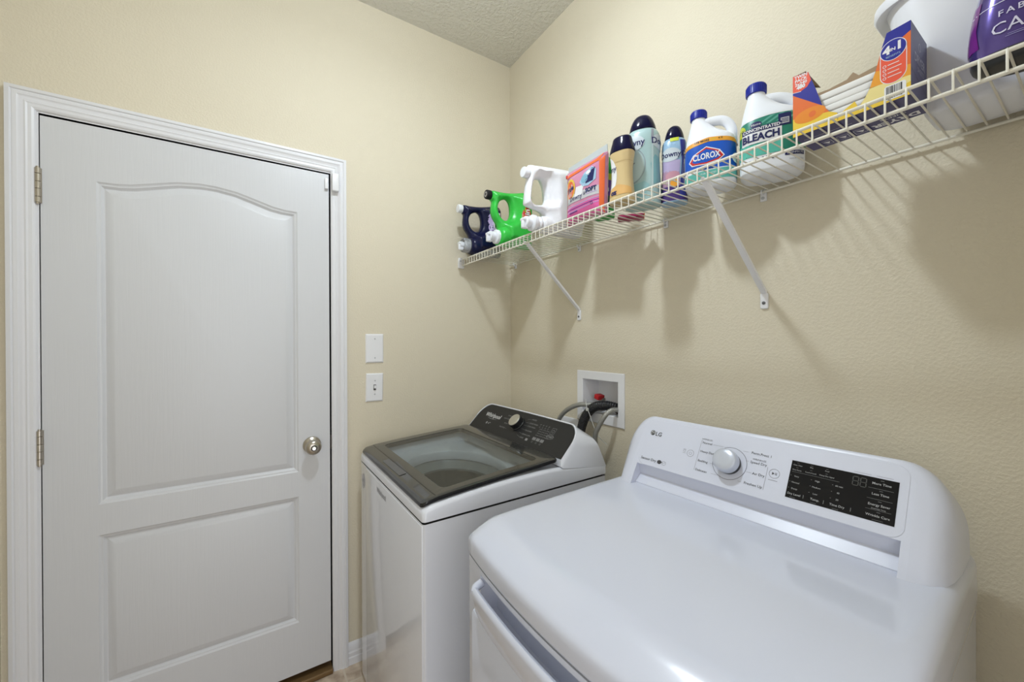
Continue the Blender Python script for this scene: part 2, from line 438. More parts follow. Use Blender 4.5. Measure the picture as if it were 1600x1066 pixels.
# baseboards
def baseboard(name, p0, p1, nrm):
    prof = [(0.0, 0.0), (0.014, 0.0), (0.014, 0.030), (0.0115, 0.034), (0.0125, 0.050), (0.010, 0.056), (0.010, 0.072), (0.006, 0.084), (0.002, 0.091), (0, 0.091)]
    b = MB(); P0 = Vector(p0); P1 = Vector(p1); n = Vector(nrm)
    b.loft([[tuple(P + n * d + Vector((0, 0, z))) for d, z in prof] for P in (P0, P1)])
    return struct(b.build(name, M_TRIM, smooth=20))
baseboard('baseboard_back', (-0.838, 0, 0), (0, 0, 0), (0, -1, 0))
baseboard('baseboard_right', (0, -0.015, 0), (0, YB, 0), (-1, 0, 0))
baseboard('baseboard_left', (XL, YB, 0), (XL, 0, 0), (1, 0, 0))

# ---- ceiling lamp (out of frame, lights the room)
cl = empty('ceiling_light', (LAMP[0], LAMP[1], H), 0, 'round flush ceiling light with a frosted dome in the middle of the ceiling', 'ceiling light')
MB().lathe([(0.15, -0.001), (0.15, -0.02), (0.14, -0.025)], (0, 0, 0), 'z', 40).build('base_plate', M_WHITE, cl)
MB().lathe([(0.135, -0.0255), (0.13, -0.05), (0.10, -0.072), (0.05, -0.084), (0.01, -0.086)], (0, 0, 0), 'z', 40).build('dome', mat('frosted_dome', (1.0, 0.97, 0.92), 0.5, emis=3.0), cl)

# ---- wall plates
def wall_plate(name, label, pts, toggle):
    (x0, z0), (x1, z1) = pts
    cx, cz = (x0 + x1) / 2, (z0 + z1) / 2 + S
    e = empty(name, (cx, 0, cz), 0, label, 'wall plate' if not toggle else 'light switch')
    hx, hz = (x1 - x0) / 2, (z1 - z0) / 2
    b = MB(); n = 4
    def lp(i, y): return [(-hx + i, y, -hz + i), (hx - i, y, -hz + i), (hx - i, y, hz - i), (-hx + i, y, hz - i)]
    b.loft([lp(0, 0), lp(0, -0.002), lp(0.0045, -0.006), lp(0.0055, -0.0062)], cap0=False)
    pl = b.build('plate', M_WHITE, e, smooth=0)
    for s in ((0.042, -0.042) if not toggle else (0.030, -0.030)):
        MB().lathe([(0.0032, 0.006), (0.0032, 0.0072), (0.002, 0.0078)], (0.0005, 0, s), 'y', 14).build('screw', M_GREYPLASTIC, e)
    if toggle:
        MB().box((-0.0055, -0.0064, -0.0125), (0.0055, -0.0061, 0.0125)).build('toggle_slot', mat('slot_shadow', (0.10, 0.10, 0.10), 0.7), e, smooth=0)
        t = MB().rbox((-0.004, -0.017, -0.004), (0.004, -0.005, 0.009), 0.0015)
        t.build('toggle', M_WHITE, e)
    return e
wall_plate('blank_wall_plate', 'blank white wall plate with two screws above the light switch', ((-0.7605, 1.253), (-0.6835, 1.380)), False)
e = wall_plate('light_switch', 'white single toggle light switch below the blank wall plate', ((-0.760, 1.082), (-0.686, 1.206)), True)
e.rotation_euler = (0, R(1.2), 0)

# ---- door contact sensor pair
def rb_thing(name, label, cat, a, b_, r, m):
    c = tuple((a[i] + b_[i]) / 2 for i in range(3))
    o = MB().rbox(tuple(a[i] - c[i] for i in range(3)), tuple(b_[i] - c[i] for i in range(3)), r).build(name, m, loc=c)
    return tag(o, label, cat)
rb_thing('contact_sensor', 'white door contact sensor stuck to the casing at its upper right corner', 'sensor', (-0.896, -0.032, 1.972 + S), (-0.870, -0.0145, 2.045 + S), 0.003, M_WHITE)
rb_thing('sensor_magnet', 'small white magnet of the contact sensor on the top right of the door', 'magnet', (-0.921, -0.0125, 1.981 + S), (-0.9075, -0.0003, 2.024 + S), 0.002, M_WHITE)

# ================================================================== WASHER OUTLET BOX, HOSES
def outlet_box():
    y0, y1, z0, z1 = -0.788, -0.530, 1.013 + S, 1.222 + S
    cy, cz = (y0 + y1) / 2, (z0 + z1) / 2
    e = empty('washer_outlet_box', (0, cy, cz), 0, 'white recessed washer outlet box in the wall above the washing machine', 'outlet box')
    b = MB()
    def lp(x, i, rr=0): return [(x, y0 + i - cy, z0 + i - cz), (x, y1 - i - cy, z0 + i - cz), (x, y1 - i - cy, z1 - i - cz), (x, y0 + i - cy, z1 - i - cz)]
    def inn(x, i): return [(x, BY0 + i - cy, BZ0 + i - cz), (x, BY1 - i - cy, BZ0 + i - cz), (x, BY1 - i - cy, BZ1 - i - cz), (x, BY0 + i - cy, BZ1 - i - cz)]
    b.loft([lp(-0.0005, 0), lp(-0.004, 0.0), lp(-0.006, 0.003), inn(-0.006, 0.001), inn(-0.004, 0.003), inn(0.085, 0.008)], cap0=False)
    b.build('box_frame', M_WHITE, e, smooth=20)
    # valves: brass body, handles and studs
    for yy, nm in ((-0.628, 'valve'), (-0.738, 'valve')):
        v = MB(); v.lathe([(0.011, 0.0), (0.011, 0.03), (0.014, 0.031), (0.014, 0.05), (0.009, 0.052)], (0.045, yy - cy, BZ0 + 0.008 - cz), 'z', 14)
        v.tube([(0.045, yy - cy, BZ0 + 0.030 - cz), (0.005, yy - cy, BZ0 + 0.030 - cz)], 0.009, 10)
        vo = v.build(nm, mat('plated_brass', (0.42, 0.40, 0.36), 0.3, 1.0), e, smooth=40)
        if yy > -0.7:
            h = MB().rbox((-0.018, -0.013, -0.010), (0.018, 0.013, 0.010), 0.003); h.xf(Matrix.Translation((0.030, yy + 0.002 - cy, BZ0 + 0.064 - cz)) @ Matrix.Rotation(R(14), 4, 'X'))
            ho = h.build('valve_handle', M_RED, vo); ho['label'] = 'red lever valve handle'
        else:
            h = MB().rbox((0.03, yy - 0.008 - cy, BZ0 + 0.058 - cz), (0.055, yy + 0.006 - cy, BZ0 + 0.072 - cz), 0.002)
            h.build('valve_handle', mat('dull_metal', (0.16, 0.15, 0.14), 0.35, 1.0), vo)
    return e
outlet_box()
def ribbed(pts, r, pitch, amp, seg=16, smooth=30):
    P = [Vector(p) for p in pts]; b = MB()
    # resample by spline then modulate the radius
    Q = []
    n = len(P)
    for i in range(n - 1):
        p0, p1, p2, p3 = P[max(i - 1, 0)], P[i], P[i + 1], P[min(i + 2, n - 1)]
        for k in range(smooth):
            t = k / smooth
            Q.append(0.5 * ((2 * p1) + (-p0 + p2) * t + (2 * p0 - 5 * p1 + 4 * p2 - p3) * t * t + (-p0 + 3 * p1 - 3 * p2 + p3) * t ** 3))
    Q.append(P[-1]); L = 0; rr = []
    for i, q in enumerate(Q):
        if i: L += (q - Q[i - 1]).length
        rr.append(r + amp * math.sin(2 * math.pi * L / pitch))
    b.tube(Q, rr, seg)
    return b
dh = ribbed([(0.050, -0.722, 1.068 + S), (0.022, -0.718, 1.084 + S), (-0.004, -0.690, 1.090 + S), (-0.022, -0.650, 1.080 + S), (-0.034, -0.617, 1.045 + S), (-0.040, -0.600, 1.005 + S), (-0.048, -0.592, 0.95 + S), (-0.055, -0.590, 0.86 + S)], 0.0185, 0.007, 0.0008)
tag(dh.build('drain_hose', mat('hose_rubber', (0.012, 0.012, 0.014), 0.45), smooth=60), 'thick black drain hose hooked over the sill of the outlet box', 'hose')
sh = MB().tube([(0.01, -0.750, 1.080 + S), (-0.03, -0.752, 1.083 + S), (-0.055, -0.742, 1.066 + S), (-0.065, -0.715, 1.018 + S), (-0.066, -0.697, 0.975 + S), (-0.055, -0.690, 0.90 + S), (-0.05, -0.690, 0.84 + S)], 0.0098, 12, smooth=8)
tag(sh.build('supply_hose', M_STEEL, smooth=60), 'braided steel supply hose on the right side of the outlet box', 'hose', 'braided supply hoses')
sh = MB().tube([(0.02, -0.640, 1.084 + S), (-0.015, -0.625, 1.086 + S), (-0.035, -0.570, 1.079 + S), (-0.045, -0.510, 1.050 + S), (-0.05, -0.470, 1.012 + S), (-0.05, -0.450, 0.97 + S), (-0.048, -0.440, 0.88 + S)], 0.0098, 12, smooth=8)
tag(sh.build('supply_hose', M_STEEL, smooth=60), 'braided steel supply hose curving left behind the washer console', 'hose', 'braided supply hoses')
zt = MB().tube([(-0.020, -0.598, 1.103 + S), (-0.046, -0.628, 1.090 + S), (-0.052, -0.640, 1.074 + S), (-0.050, -0.650, 1.055 + S), (-0.046, -0.675, 1.000 + S), (-0.040, -0.70, 0.965 + S), (-0.030, -0.725, 0.945 + S)], 0.0014, 8, smooth=6)
zt.rbox((-0.056, -0.646, 1.066 + S), (-0.049, -0.635, 1.078 + S), 0.001)
tag(zt.build('cable_tie', mat('nylon', (0.55, 0.55, 0.52), 0.4)), 'thin pale cable tie around the black drain hose', 'cable tie')
op = empty('outlet_plate', (0, -0.478, 0.945 + S), 0, 'white power outlet plate low on the wall behind the washer', 'outlet plate')
MB().rbox((-0.006, -0.0575, -0.064), (-0.0004, 0.0575, 0.064), 0.003).build('plate', M_WHITE, op)
for dy in (-0.024, 0.024):
    MB().rbox((-0.0085, dy - 0.016, -0.033), (-0.006, dy + 0.016, 0.033), 0.001).build('receptacle', M_WHITE, op)

# ================================================================== WASHER
def rr_loop(x0, x1, y0, y1, r, n=6, z=0, k=6):
    """rounded rectangle loop, same vertex count for the same n and k, starts at mid front"""
    o = []
    cor = [(x1 - r, y0 + r, -90), (x1 - r, y1 - r, 0), (x0 + r, y1 - r, 90), (x0 + r, y0 + r, 180)]
    ring = []
    for cx, cy, s in cor:
        ring.append([(cx + r * math.cos(R(s + 90 * i / n)), cy + r * math.sin(R(s + 90 * i / n))) for i in range(n + 1)])
    for c in range(4):
        o += ring[c]
        a = ring[c][-1]; b = ring[(c + 1) % 4][0]
        for i in range(1, k): o.append((a[0] + (b[0] - a[0]) * i / k, a[1] + (b[1] - a[1]) * i / k))
    return [(x, y, z(x, y) if callable(z) else z) for x, y in o]
def lerp(tab, t):
    if t <= tab[0][0]: return tab[0][1]
    for (a, va), (b, vb) in zip(tab, tab[1:]):
        if t <= b: return va + (vb - va) * (t - a) / (b - a)
    return tab[-1][1]
def smoked_glass():
    m = bpy.data.materials.new('smoked_glass'); m.use_nodes = True; nt = m.node_tree; nt.nodes.clear()
    o = nt.nodes.new('ShaderNodeOutputMaterial'); mx = nt.nodes.new('ShaderNodeMixShader'); t = nt.nodes.new('ShaderNodeBsdfTransparent'); g = nt.nodes.new('ShaderNodeBsdfGlossy'); f = nt.nodes.new('ShaderNodeFresnel')
    t.inputs['Color'].default_value = (0.80, 0.83, 0.83, 1); g.inputs['Roughness'].default_value = 0.03; f.inputs['IOR'].default_value = 1.5
    ge = nt.nodes.new('ShaderNodeNewGeometry'); mt = nt.nodes.new('ShaderNodeMath'); mt.operation = 'MULTIPLY'; iv = nt.nodes.new('ShaderNodeMath'); iv.operation = 'SUBTRACT'; iv.inputs[0].default_value = 1.0
    nt.links.new(ge.outputs['Backfacing'], iv.inputs[1]); nt.links.new(f.outputs[0], mt.inputs[0]); nt.links.new(iv.outputs[0], mt.inputs[1])
    nt.links.new(mt.outputs[0], mx.inputs[0]); nt.links.new(t.outputs[0], mx.inputs[1]); nt.links.new(g.outputs[0], mx.inputs[2]); nt.links.new(mx.outputs[0], o.inputs[0])
    return m
def washer():
    W = empty('washing_machine', (-0.447, -0.432, 0), R(-90 + 0.7), 'white top-load washing machine with a dark glass lid beside the door', 'washing machine')
    hx = 0.3465
    # cabinet
    b = MB()
    zs = 0.857 + S
    loops = [rr_loop(-hx + 0.001, hx - 0.001, -0.3505, 0.357, 0.009, 6, z) for z in (0.02, zs - 0.004)]
    b.loft(loops, cap1=False)
    cab = b.build('cabinet', M_ENAMEL, W)
    b = MB().rbox((-0.258, -0.3535, 0.04), (0.3405, -0.345, zs - 0.008), 0.003, 3)
    fp = b.build('front_panel', M_ENAMEL, W)
    lg = MB(); a = Art(lambda u, v, l: (u, -0.3535 - l, v), lg)
    a.text('Whirlpool', -0.040, 0.815 + S, 0.026, 0, bold=0.02)
    lg.build('badge', M_PRINTG, fp, smooth=0, recalc=False)
    st = MB(); a = Art(lambda u, v, l: (u, -0.3507 - l, v), st)
    a.poly(ell(-0.302, 0.782 + S, 0.022, 0.030), 0); a.ring(-0.302, 0.782 + S, 0.019, 0.027, 0.0015, 1); a.text('HE', -0.302, 0.786 + S, 0.02, 1); a.line(-0.314, 0.768 + S, -0.290, 0.768 + S, 0.003, 1)
    so = st.build('sticker', [mat('sticker_grey', (0.52, 0.52, 0.55), 0.4), mat('sticker_ink', (0.32, 0.32, 0.36), 0.4)], cab, smooth=0, recalc=False)
    for sx in (-1, 1):
        for yy in (-0.31, 0.32):
            MB().lathe([(0.02, 0), (0.02, 0.008), (0.012, 0.01), (0.012, 0.022)], (sx * 0.30, yy, 0), 'z', 16).build('foot', M_BLACK, W)
    # dark seam between cabinet and top
    b = MB().loft([rr_loop(-hx + 0.006, hx - 0.006, -0.345, 0.353, 0.016, 6, z) for z in (zs - 0.004, zs + 0.002)], cap0=False, cap1=False)
    b.build('seam', M_DARKGAP, W)
    # top plate : rim, well and tub
    top = [(-0.36, 0.884), (-0.345, 0.893), (-0.32, 0.900), (-0.22, 0.909), (-0.08, 0.9185), (0.06, 0.921), (0.14, 0.918), (0.36, 0.893)]
    zt = lambda y: lerp(top, y) + S
    b = MB(); n = 6; k = 12
    L = []
    L.append(rr_loop(-hx, hx, -0.352, 0.36, 0.012, n, zs + 0.002, k))
    L.append(rr_loop(-hx, hx, -0.352, 0.36, 0.012, n, lambda x, y: max(zs + 0.01, zt(y) - 0.011), k))
    L.append(rr_loop(-hx + 0.0025, hx - 0.0025, -0.3495, 0.3575, 0.014, n, lambda x, y: zt(y) - 0.005, k))
    L.append(rr_loop(-hx + 0.008, hx - 0.008, -0.343, 0.354, 0.017, n, lambda x, y: zt(y) - 0.001, k))
    L.append(rr_loop(-hx + 0.016, hx - 0.016, -0.335, 0.350, 0.016, n, lambda x, y: zt(y), k))
    L.append(rr_loop(-0.300, 0.300, -0.300, 0.120, 0.03, n, lambda x, y: zt(y), k))
    L.append(rr_loop(-0.296, 0.296, -0.296, 0.116, 0.03, n, lambda x, y: zt(y) - 0.006, k))
    L.append(rr_loop(-0.285, 0.285, -0.285, 0.108, 0.03, n, lambda x, y: zt(y) - 0.034, k))
    base = L[-1]
    cx, cy = 0.0, -0.085
    def circ(r, z):
        o = []
        for p in base:
            a = math.atan2((p[1] - cy) / 0.205, (p[0] - cx) / 0.29); o.append((cx + r * 1.17 * math.cos(a), cy + r * 0.88 * math.sin(a), z))
        return o
    L.append(circ(0.205, 0.872 + S)); L.append(circ(0.200, 0.865 + S)); L.append(circ(0.200, 0.835 + S))
    b.loft(L, cap0=False, cap1=False)
    b.build('top_plate', M_ENAMEL, W, smooth=40)
    # tub
    b = MB(); prof = [(0.214, 0.835), (0.200, 0.825), (0.196, 0.800), (0.210, 0.792), (0.215, 0.76), (0.216, 0.45), (0.18, 0.41), (0.03, 0.40)]
    b.loft([circ(r, z + S) for r, z in prof], cap0=False)
    b.build('tub', mat('tub_grey', (0.34, 0.35, 0.34), 0.3, 0.2), W, smooth=50)
    b = MB(); prof = [(0.199, 0.833), (0.196, 0.829), (0.176, 0.812), (0.170, 0.806), (0.170, 0.798), (0.178, 0.795), (0.198, 0.800)]
    b.loft([circ(r, z + S) for r, z in prof], cap0=False, cap1=False); b.build('balance_ring', mat('ring_grey', (0.26, 0.27, 0.27), 0.35), W, smooth=40)
    b = MB(); b.lathe([(0.13, 0.41 + S), (0.09, 0.45 + S), (0.045, 0.47 + S), (0.04, 0.62 + S), (0.02, 0.64 + S)], (cx, cy, 0), 'z', 24)
    b.build('agitator', mat('agitator_grey', (0.30, 0.31, 0.32), 0.4), W, smooth=50)
    # lid: curved slab; frame with a glass window
    lidt = [(-0.348, 0.906), (-0.335, 0.913), (-0.30, 0.9195), (-0.21, 0.9275), (-0.08, 0.937), (0.03, 0.944), (0.138, 0.9505)]
    lz = lambda y: lerp(lidt, y) + S
    lx = 0.334; th = 0.017
    lid = empty('lid', (0, 0, 0)); lid.parent = W
    b = MB(); k = 14
    y0, y1 = -0.350, 0.138
    def rl(ix, iy, r, dz, m=0): return rr_loop(-lx + ix, lx - ix, y0 + iy, y1 - iy, r, 6, lambda x, y: lz(y) + dz, k)
    outer = [rl(0.006, 0.006, 0.014, -th), rl(0.001, 0.001, 0.016, -th + 0.004), rl(0, 0, 0.017, -0.008), rl(0.002, 0.002, 0.017, -0.003)]
    b.loft(outer, mi=1, cap0=False, cap1=False)
    gx0, gx1, gy0, gy1 = -0.283, 0.297, -0.274, 0.080
    def gl(ix, r, dz): return rr_loop(gx0 + ix, gx1 - ix, gy0 + ix, gy1 - ix, r, 6, lambda x, y: lz(y) + dz, k)
    b.loft([rl(0.002, 0.002, 0.017, -0.003), rl(0.007, 0.007, 0.016, -0.0004), rl(0.012, 0.012, 0.015, 0), gl(0, 0.022, 0), gl(0.0005, 0.022, -0.003), gl(0.0005, 0.022, -th), rl(0.006, 0.006, 0.014, -th)], cap0=False, cap1=False)
    b.build('lid_frame', [M_LIDGREY, M_LIDBLACK], lid, smooth=35)
    # grip strip seam at the front of the lid and grip recess
    b = MB(); a = Art(lambda u, v, l: (u, v, lz(v) + l), b, h=0.02)
    a.poly(rect(-0.325, -0.3062, 0.325, -0.3050), 0)
    a.poly(rect(-0.095, -0.3335, 0.095, -0.3105, 0.005), 1)
    b.build('lid_handle', [M_LIDBLACK, mat('grip_grey', (0.10, 0.10, 0.105), 0.3)], lid, smooth=0, recalc=False)
    b = MB(); ys = [gy0 + (gy1 - gy0) * i / 10 for i in range(11)]
    b.loft([[(gx0 + 0.001, y, lz(y) - 0.001), (gx1 - 0.001, y, lz(y) - 0.001), (gx1 - 0.001, y, lz(y) - 0.005), (gx0 + 0.001, y, lz(y) - 0.005)] for y in ys])
    b.build('lid_glass', smoked_glass(), lid, smooth=40)
    # console
    tilt = R(45); p0 = Vector((0, 0.148, 0.942 + S)); U = Vector((0, math.sin(tilt), math.cos(tilt))); N = Vector((0, -math.cos(tilt), math.sin(tilt)))
    pl = lambda u, v, l=0: tuple(p0 + Vector((u, 0, 0)) + U * v + N * l)
    def shape(hx_, vt, rx, ry, vb, pw=2):
        o = [(-hx_, vb), (hx_, vb)]
        for i in range(13):
            a = math.pi / 2 * i / 12; o.append((hx_ - rx + rx * math.cos(a), vt - ry + ry * math.sin(a)))
        for i in range(1, 8): o.append((hx_ - rx - 2 * (hx_ - rx) * i / 8, vt + 0.002 * math.sin(math.pi * i / 8)))
        for i in range(13):
            a = math.pi / 2 * (1 + i / 12); o.append((-hx_ + rx + rx * math.cos(a), vt - ry + ry * math.sin(a)))
        return o
    f0 = shape(0.3335, 0.1375, 0.062, 0.075, 0.0)
    f1 = shape(0.3395, 0.1435, 0.064, 0.078, -0.008)
    f2 = shape(0.3455, 0.1425, 0.064, 0.078, -0.012)
    def back(hx_, y_bot, z_bot, y_top, z_top):
        vt = 0.1435; o = []
        for u, v in shape(hx_, vt, 0.045, 0.06, -0.012):
            t = (v + 0.012) / (vt + 0.012)
            o.append((u, y_bot + (y_top - y_bot) * t, z_bot + (z_top - z_bot) * t))
        return o
    b = MB()
    lo = [pl(u, v, -0.002) for u, v in f0]
    L1 = [pl(u, v, 0.0015) for u, v in f1]; L2 = [pl(u, v, -0.008) for u, v in f2]
    # bottom edge of the shell stands on the top plate
    L2 = [(x, y, max(z, zt(y) - 0.004)) for x, y, z in L2]
    L2[0] = (-0.3455, 0.146, 0.915 + S); L2[1] = (0.3455, 0.146, 0.915 + S)
    L1[0] = (-0.341, 0.141, 0.920 + S); L1[1] = (0.341, 0.141, 0.920 + S)
    b.loft([lo, [pl(u, v, 0.0015) for u, v in shape(0.335, 0.139, 0.0625, 0.0755, -0.001)], L1, L2, back(0.3455, 0.357, 0.885 + S, 0.300, 1.003 + S), back(0.335, 0.360, 0.888 + S, 0.308, 0.995 + S)])
    con = b.build('console', M_ENAMEL, W, smooth=40)
    b = MB(); a = Art(lambda u, v, l: pl(u, v, l), b, h=0.03, step=0.0003)
    a.poly(f0, 0, 0.5)
    k_ = 1
    a.text('Whirlpool', -0.205, 0.083, 0.030, 2, bold=0.012)
    a.ring(-0.20, 0.076, 0.046, 0.011, 0.0007, 2, a0=220, a1=320)
    a.poly(ell(-0.218, 0.042, 0.0065, 0.0065, 16), 1, 2); a.text('6', -0.2, 0.042, 0.014, 2); a.text('th', -0.191, 0.046, 0.007, 2)
    for v_, t in ((0.105, 'NORMAL'), (0.088, 'HEAVY DUTY'), (0.066, 'BULKY'), (0.044, 'DELICATES')):
        a.text(t, -0.068, v_, 0.0085, 1, align='RIGHT'); a.line(-0.066, v_, -0.056, v_, 0.0006, 1)
    for v_, t in ((0.116, 'WHITES'), (0.098, 'QUICK WASH'), (0.083, 'COLD WASH'), (0.063, 'TUB CLEAN'), (0.044, 'DRAIN & SPIN'), (0.028, 'RINSE')):
        a.text(t, 0.062, v_, 0.0085, 1, align='LEFT'); a.line(0.036, v_ * 0.9 + 0.008, 0.059, v_, 0.0006, 1)
    a.poly(rect(0.099, 0.022, 0.113, 0.032), 1, 2)
    for i in range(4):
        a.text('0°', 0.132 + i * 0.017, 0.104, 0.0085, 1); a.ring(0.132 + i * 0.017, 0.094, 0.003, 0.003, 0.0006, 1)
    for i in range(3):
        for j in range(4):
            a.ring(0.142 + i * 0.021, 0.057 + j * 0.0095, 0.0022, 0.0022, 0.0006, 1)
            a.line(0.147 + i * 0.021, 0.057 + j * 0.0095, 0.156 + i * 0.021, 0.057 + j * 0.0095, 0.0016, 3)
    for i in range(3):
        a.poly(rect(0.134 + i * 0.024, 0.034, 0.154 + i * 0.024, 0.047, 0.002), 3, 2); a.text(('TEMP', 'SOIL', 'SPIN')[i], 0.144 + i * 0.024, 0.040, 0.0065, 1); a.ring(0.144 + i * 0.024, 0.026, 0.0042, 0.0035, 0.0007, 1)
    for bx in ((0.205, 0.078, 0.227, 0.105),):
        x0, y0_, x1, y1_ = bx
        for l in ((x0, y0_, x1, y0_), (x1, y0_, x1, y1_), (x1, y1_, x0, y1_), (x0, y1_, x0, y0_)): a.line(*l, 0.0008, 1)
        a.ring(0.216, 0.091, 0.006, 0.007, 0.001, 1)
    a.text('START', 0.218, 0.066, 0.013, 1, bold=0.01); a.ring(0.218, 0.066, 0.020, 0.009, 0.0008, 1); a.line(0.196, 0.056, 0.215, 0.056, 0.001, 1)
    b.build('control_panel', [M_CONSOLE, mat('print_soft', (0.28, 0.28, 0.28), 0.5), M_PRINTW, mat('print_mid', (0.20, 0.20, 0.20), 0.5)], con, smooth=0, recalc=False)
    b = MB(); c0 = pl(-0.004, 0.080, 0)
    rot = Matrix.Translation(Vector(c0)) @ Matrix.Rotation(-tilt, 4, 'X') @ Matrix.Rotation(R(90), 4, 'X').inverted() @ Matrix.Rotation(R(90), 4, 'X')
    b.lathe([(0.034, 0.0005), (0.034, 0.004), (0.0305, 0.006), (0.0300, 0.026), (0.0285, 0.0275)], (0, 0, 0), 'y', 40)
    q = Matrix.Translation(Vector(c0)) @ Matrix.Rotation(-R(45), 4, 'X')
    b.xf(q); kn = b.build('knob', mat('knob_black', (0.02, 0.02, 0.021), 0.25, spec=0.6), con, smooth=40)
    b = MB(); b.lathe([(0.0285, 0.0272), (0.0285, 0.029), (0.027, 0.0305), (0.01, 0.0312)], (0, 0, 0), 'y', 40)
    b.xf(q); b.build('knob_cap', mat('brushed_silver', (0.62, 0.61, 0.57), 0.32, 0.9), kn, smooth=40)
    return W
washer()

# ================================================================== DRYER
def dryer():
    D = empty('clothes_dryer', (-0.41, -1.331, 0), R(-90 + 2.3), 'white front-load clothes dryer with a control console in the right foreground', 'clothes dryer')
    HX = 0.346; YBK = 0.362
    def yf(x): return -0.358 - 0.033 * (1 - (x / HX) ** 2)
    NF, NS = 30, 14
    def dloop(f, s, z, pocket=0.0):
        """outline; f(front inset) s(side inset); z constant or (front, side)"""
        zf, zs_ = z if isinstance(z, tuple) else (z, z)
        o = []; rc = 0.014
        xa = HX - s
        def pt(x, y):
            t = max(0, min(1, (y + 0.33) / 0.12)); t = t * t * (3 - 2 * t)
            o.append((x, y, zf * (1 - t) + zs_ * t))
        for i in range(NF + 1):
            x = -xa + rc * 0.6 + (2 * xa - 1.2 * rc) * i / NF
            y = yf(x) + f
            if pocket and abs(x) < 0.262: y += pocket
            pt(x, y)
        yc = yf(xa) + f + rc
        for i in range(NS + 1): pt(xa, yc + (YBK - s * 0.15 - yc) * (i / NS) ** 1.4)
        for i in range(NS, -1, -1): pt(-xa, yc + (YBK - s * 0.15 - yc) * (i / NS) ** 1.4)
        return o
    b = MB()
    zz = [(0.02, 0), (0.795 + S, 0), (0.7955 + S, 0.03), (0.8625 + S, 0.03), (0.863 + S, 0)]
    L = [dloop(0.012, 0.002, z, p) for z, p in zz]
    L.append(dloop(0.012, 0.002, (0.873 + S, 0.843 + S)))
    for l in L[3:5]: pass
    # side seam is lower than the front one
    b.loft(L)
    b.build('cabinet', M_ENAMEL_D, D, smooth=30)
    b = MB(); b.loft([dloop(0.016, 0.004, (0.8728 + S, 0.8428 + S)), dloop(0.016, 0.004, (0.878 + S, 0.848 + S))])
    b.build('seam', mat('seam_grey', (0.36, 0.355, 0.35), 0.6), D)
    b = MB()
    TP = [(0.012, 0.003, 0.877, 0.846), (0.0105, 0.0012, 0.8785, 0.8475), (0.010, 0.001, 0.882, 0.851), (0.010, 0.0, 0.900, 0.880), (0.0105, 0.001, 0.908, 0.898), (0.0135, 0.001, 0.9145, 0.915), (0.020, 0.002, 0.919, 0.925), (0.034, 0.0045, 0.9265, 0.9335), (0.050, 0.009, 0.935, 0.940), (0.064, 0.015, 0.9415, 0.9443), (0.076, 0.022, 0.945, 0.9465), (0.092, 0.034, 0.947, 0.947)]
    b.loft([dloop(f, s, (zf + S, zs_ + S)) for f, s, zf, zs_ in TP], cap0=False)
    b.build('top_panel', M_ENAMEL_D, D, smooth=60)
    # door and its handle
    def strip(x0, x1, prof, n=30):
        b_ = MB(); b_.loft([[(x, yf(x) + 0.012 + dy, z) for dy, z in prof] for x in [x0 + (x1 - x0) * i / n for i in range(n + 1)]]); return b_
    dd = strip(-0.295, 0.295, [(0.002, 0.14), (-0.008, 0.142), (-0.010, 0.150), (-0.010, 0.770 + S), (-0.007, 0.776 + S), (0.002, 0.778 + S)]).build('door', M_ENAMEL_D, D, smooth=40)
    hb = strip(-0.257, 0.257, [(-0.006, 0.770 + S), (-0.018, 0.800 + S), (-0.026, 0.838 + S), (-0.0245, 0.846 + S), (-0.020, 0.849 + S), (-0.014, 0.847 + S), (-0.012, 0.842 + S), (-0.002, 0.800 + S), (0.004, 0.770 + S)])
    for sx in (-1, 1):
        x = 0.257 * sx; yy = yf(x) + 0.012
        hb.tube([(x, yy - 0.019, 0.838 + S), (x + sx * 0.008, yy - 0.012, 0.842 + S), (x + sx * 0.010, yy + 0.004, 0.846 + S)], 0.0085, 10, smooth=4)
    hb.build('door_handle', M_ENAMEL_D, dd, smooth=50)
    for sx in (-1, 1):
        for y in (-0.31, 0.33): MB().lathe([(0.02, 0), (0.02, 0.01), (0.012, 0.012), (0.012, 0.021)], (sx * 0.30, y, 0), 'z', 16).build('foot', M_BLACK, D)
    # console
    tilt = R(30); p0 = Vector((0, 0.165, 1.0 + S)); U = Vector((0, math.sin(tilt), math.cos(tilt))); N = Vector((0, -math.cos(tilt), math.sin(tilt)))
    pl = lambda u, v, l=0: tuple(p0 + Vector((u, 0, 0)) + U * v + N * l)
    VB = -0.0640
    def shape(h, vt, r, vb=VB, rv=None):
        rv = rv or r
        o = [(-h, vb), (-h + 0.02, vb), (h - 0.02, vb), (h, vb)]
        for i in range(13): a = math.pi / 2 * i / 12; o.append((h - r + r * math.cos(a), vt - rv + rv * math.sin(a)))
        for i in range(1, 10): o.append((h - r - 2 * (h - r) * i / 10, vt))
        for i in range(13): a = math.pi / 2 * (1 + i / 12); o.append((-h + r + r * math.cos(a), vt - rv + rv * math.sin(a)))
        return o
    def deep(h, vt, r, d, zdrop, rv=None):
        o = []
        for u, v in shape(h, vt, r, VB, rv):
            x, y, z = pl(u, v); t = (v - VB) / (vt - VB)
            o.append((x, y + d * (1 - 0.75 * t), z - zdrop * t))
        return o
    A = shape(0.287, 0.1375, 0.040)
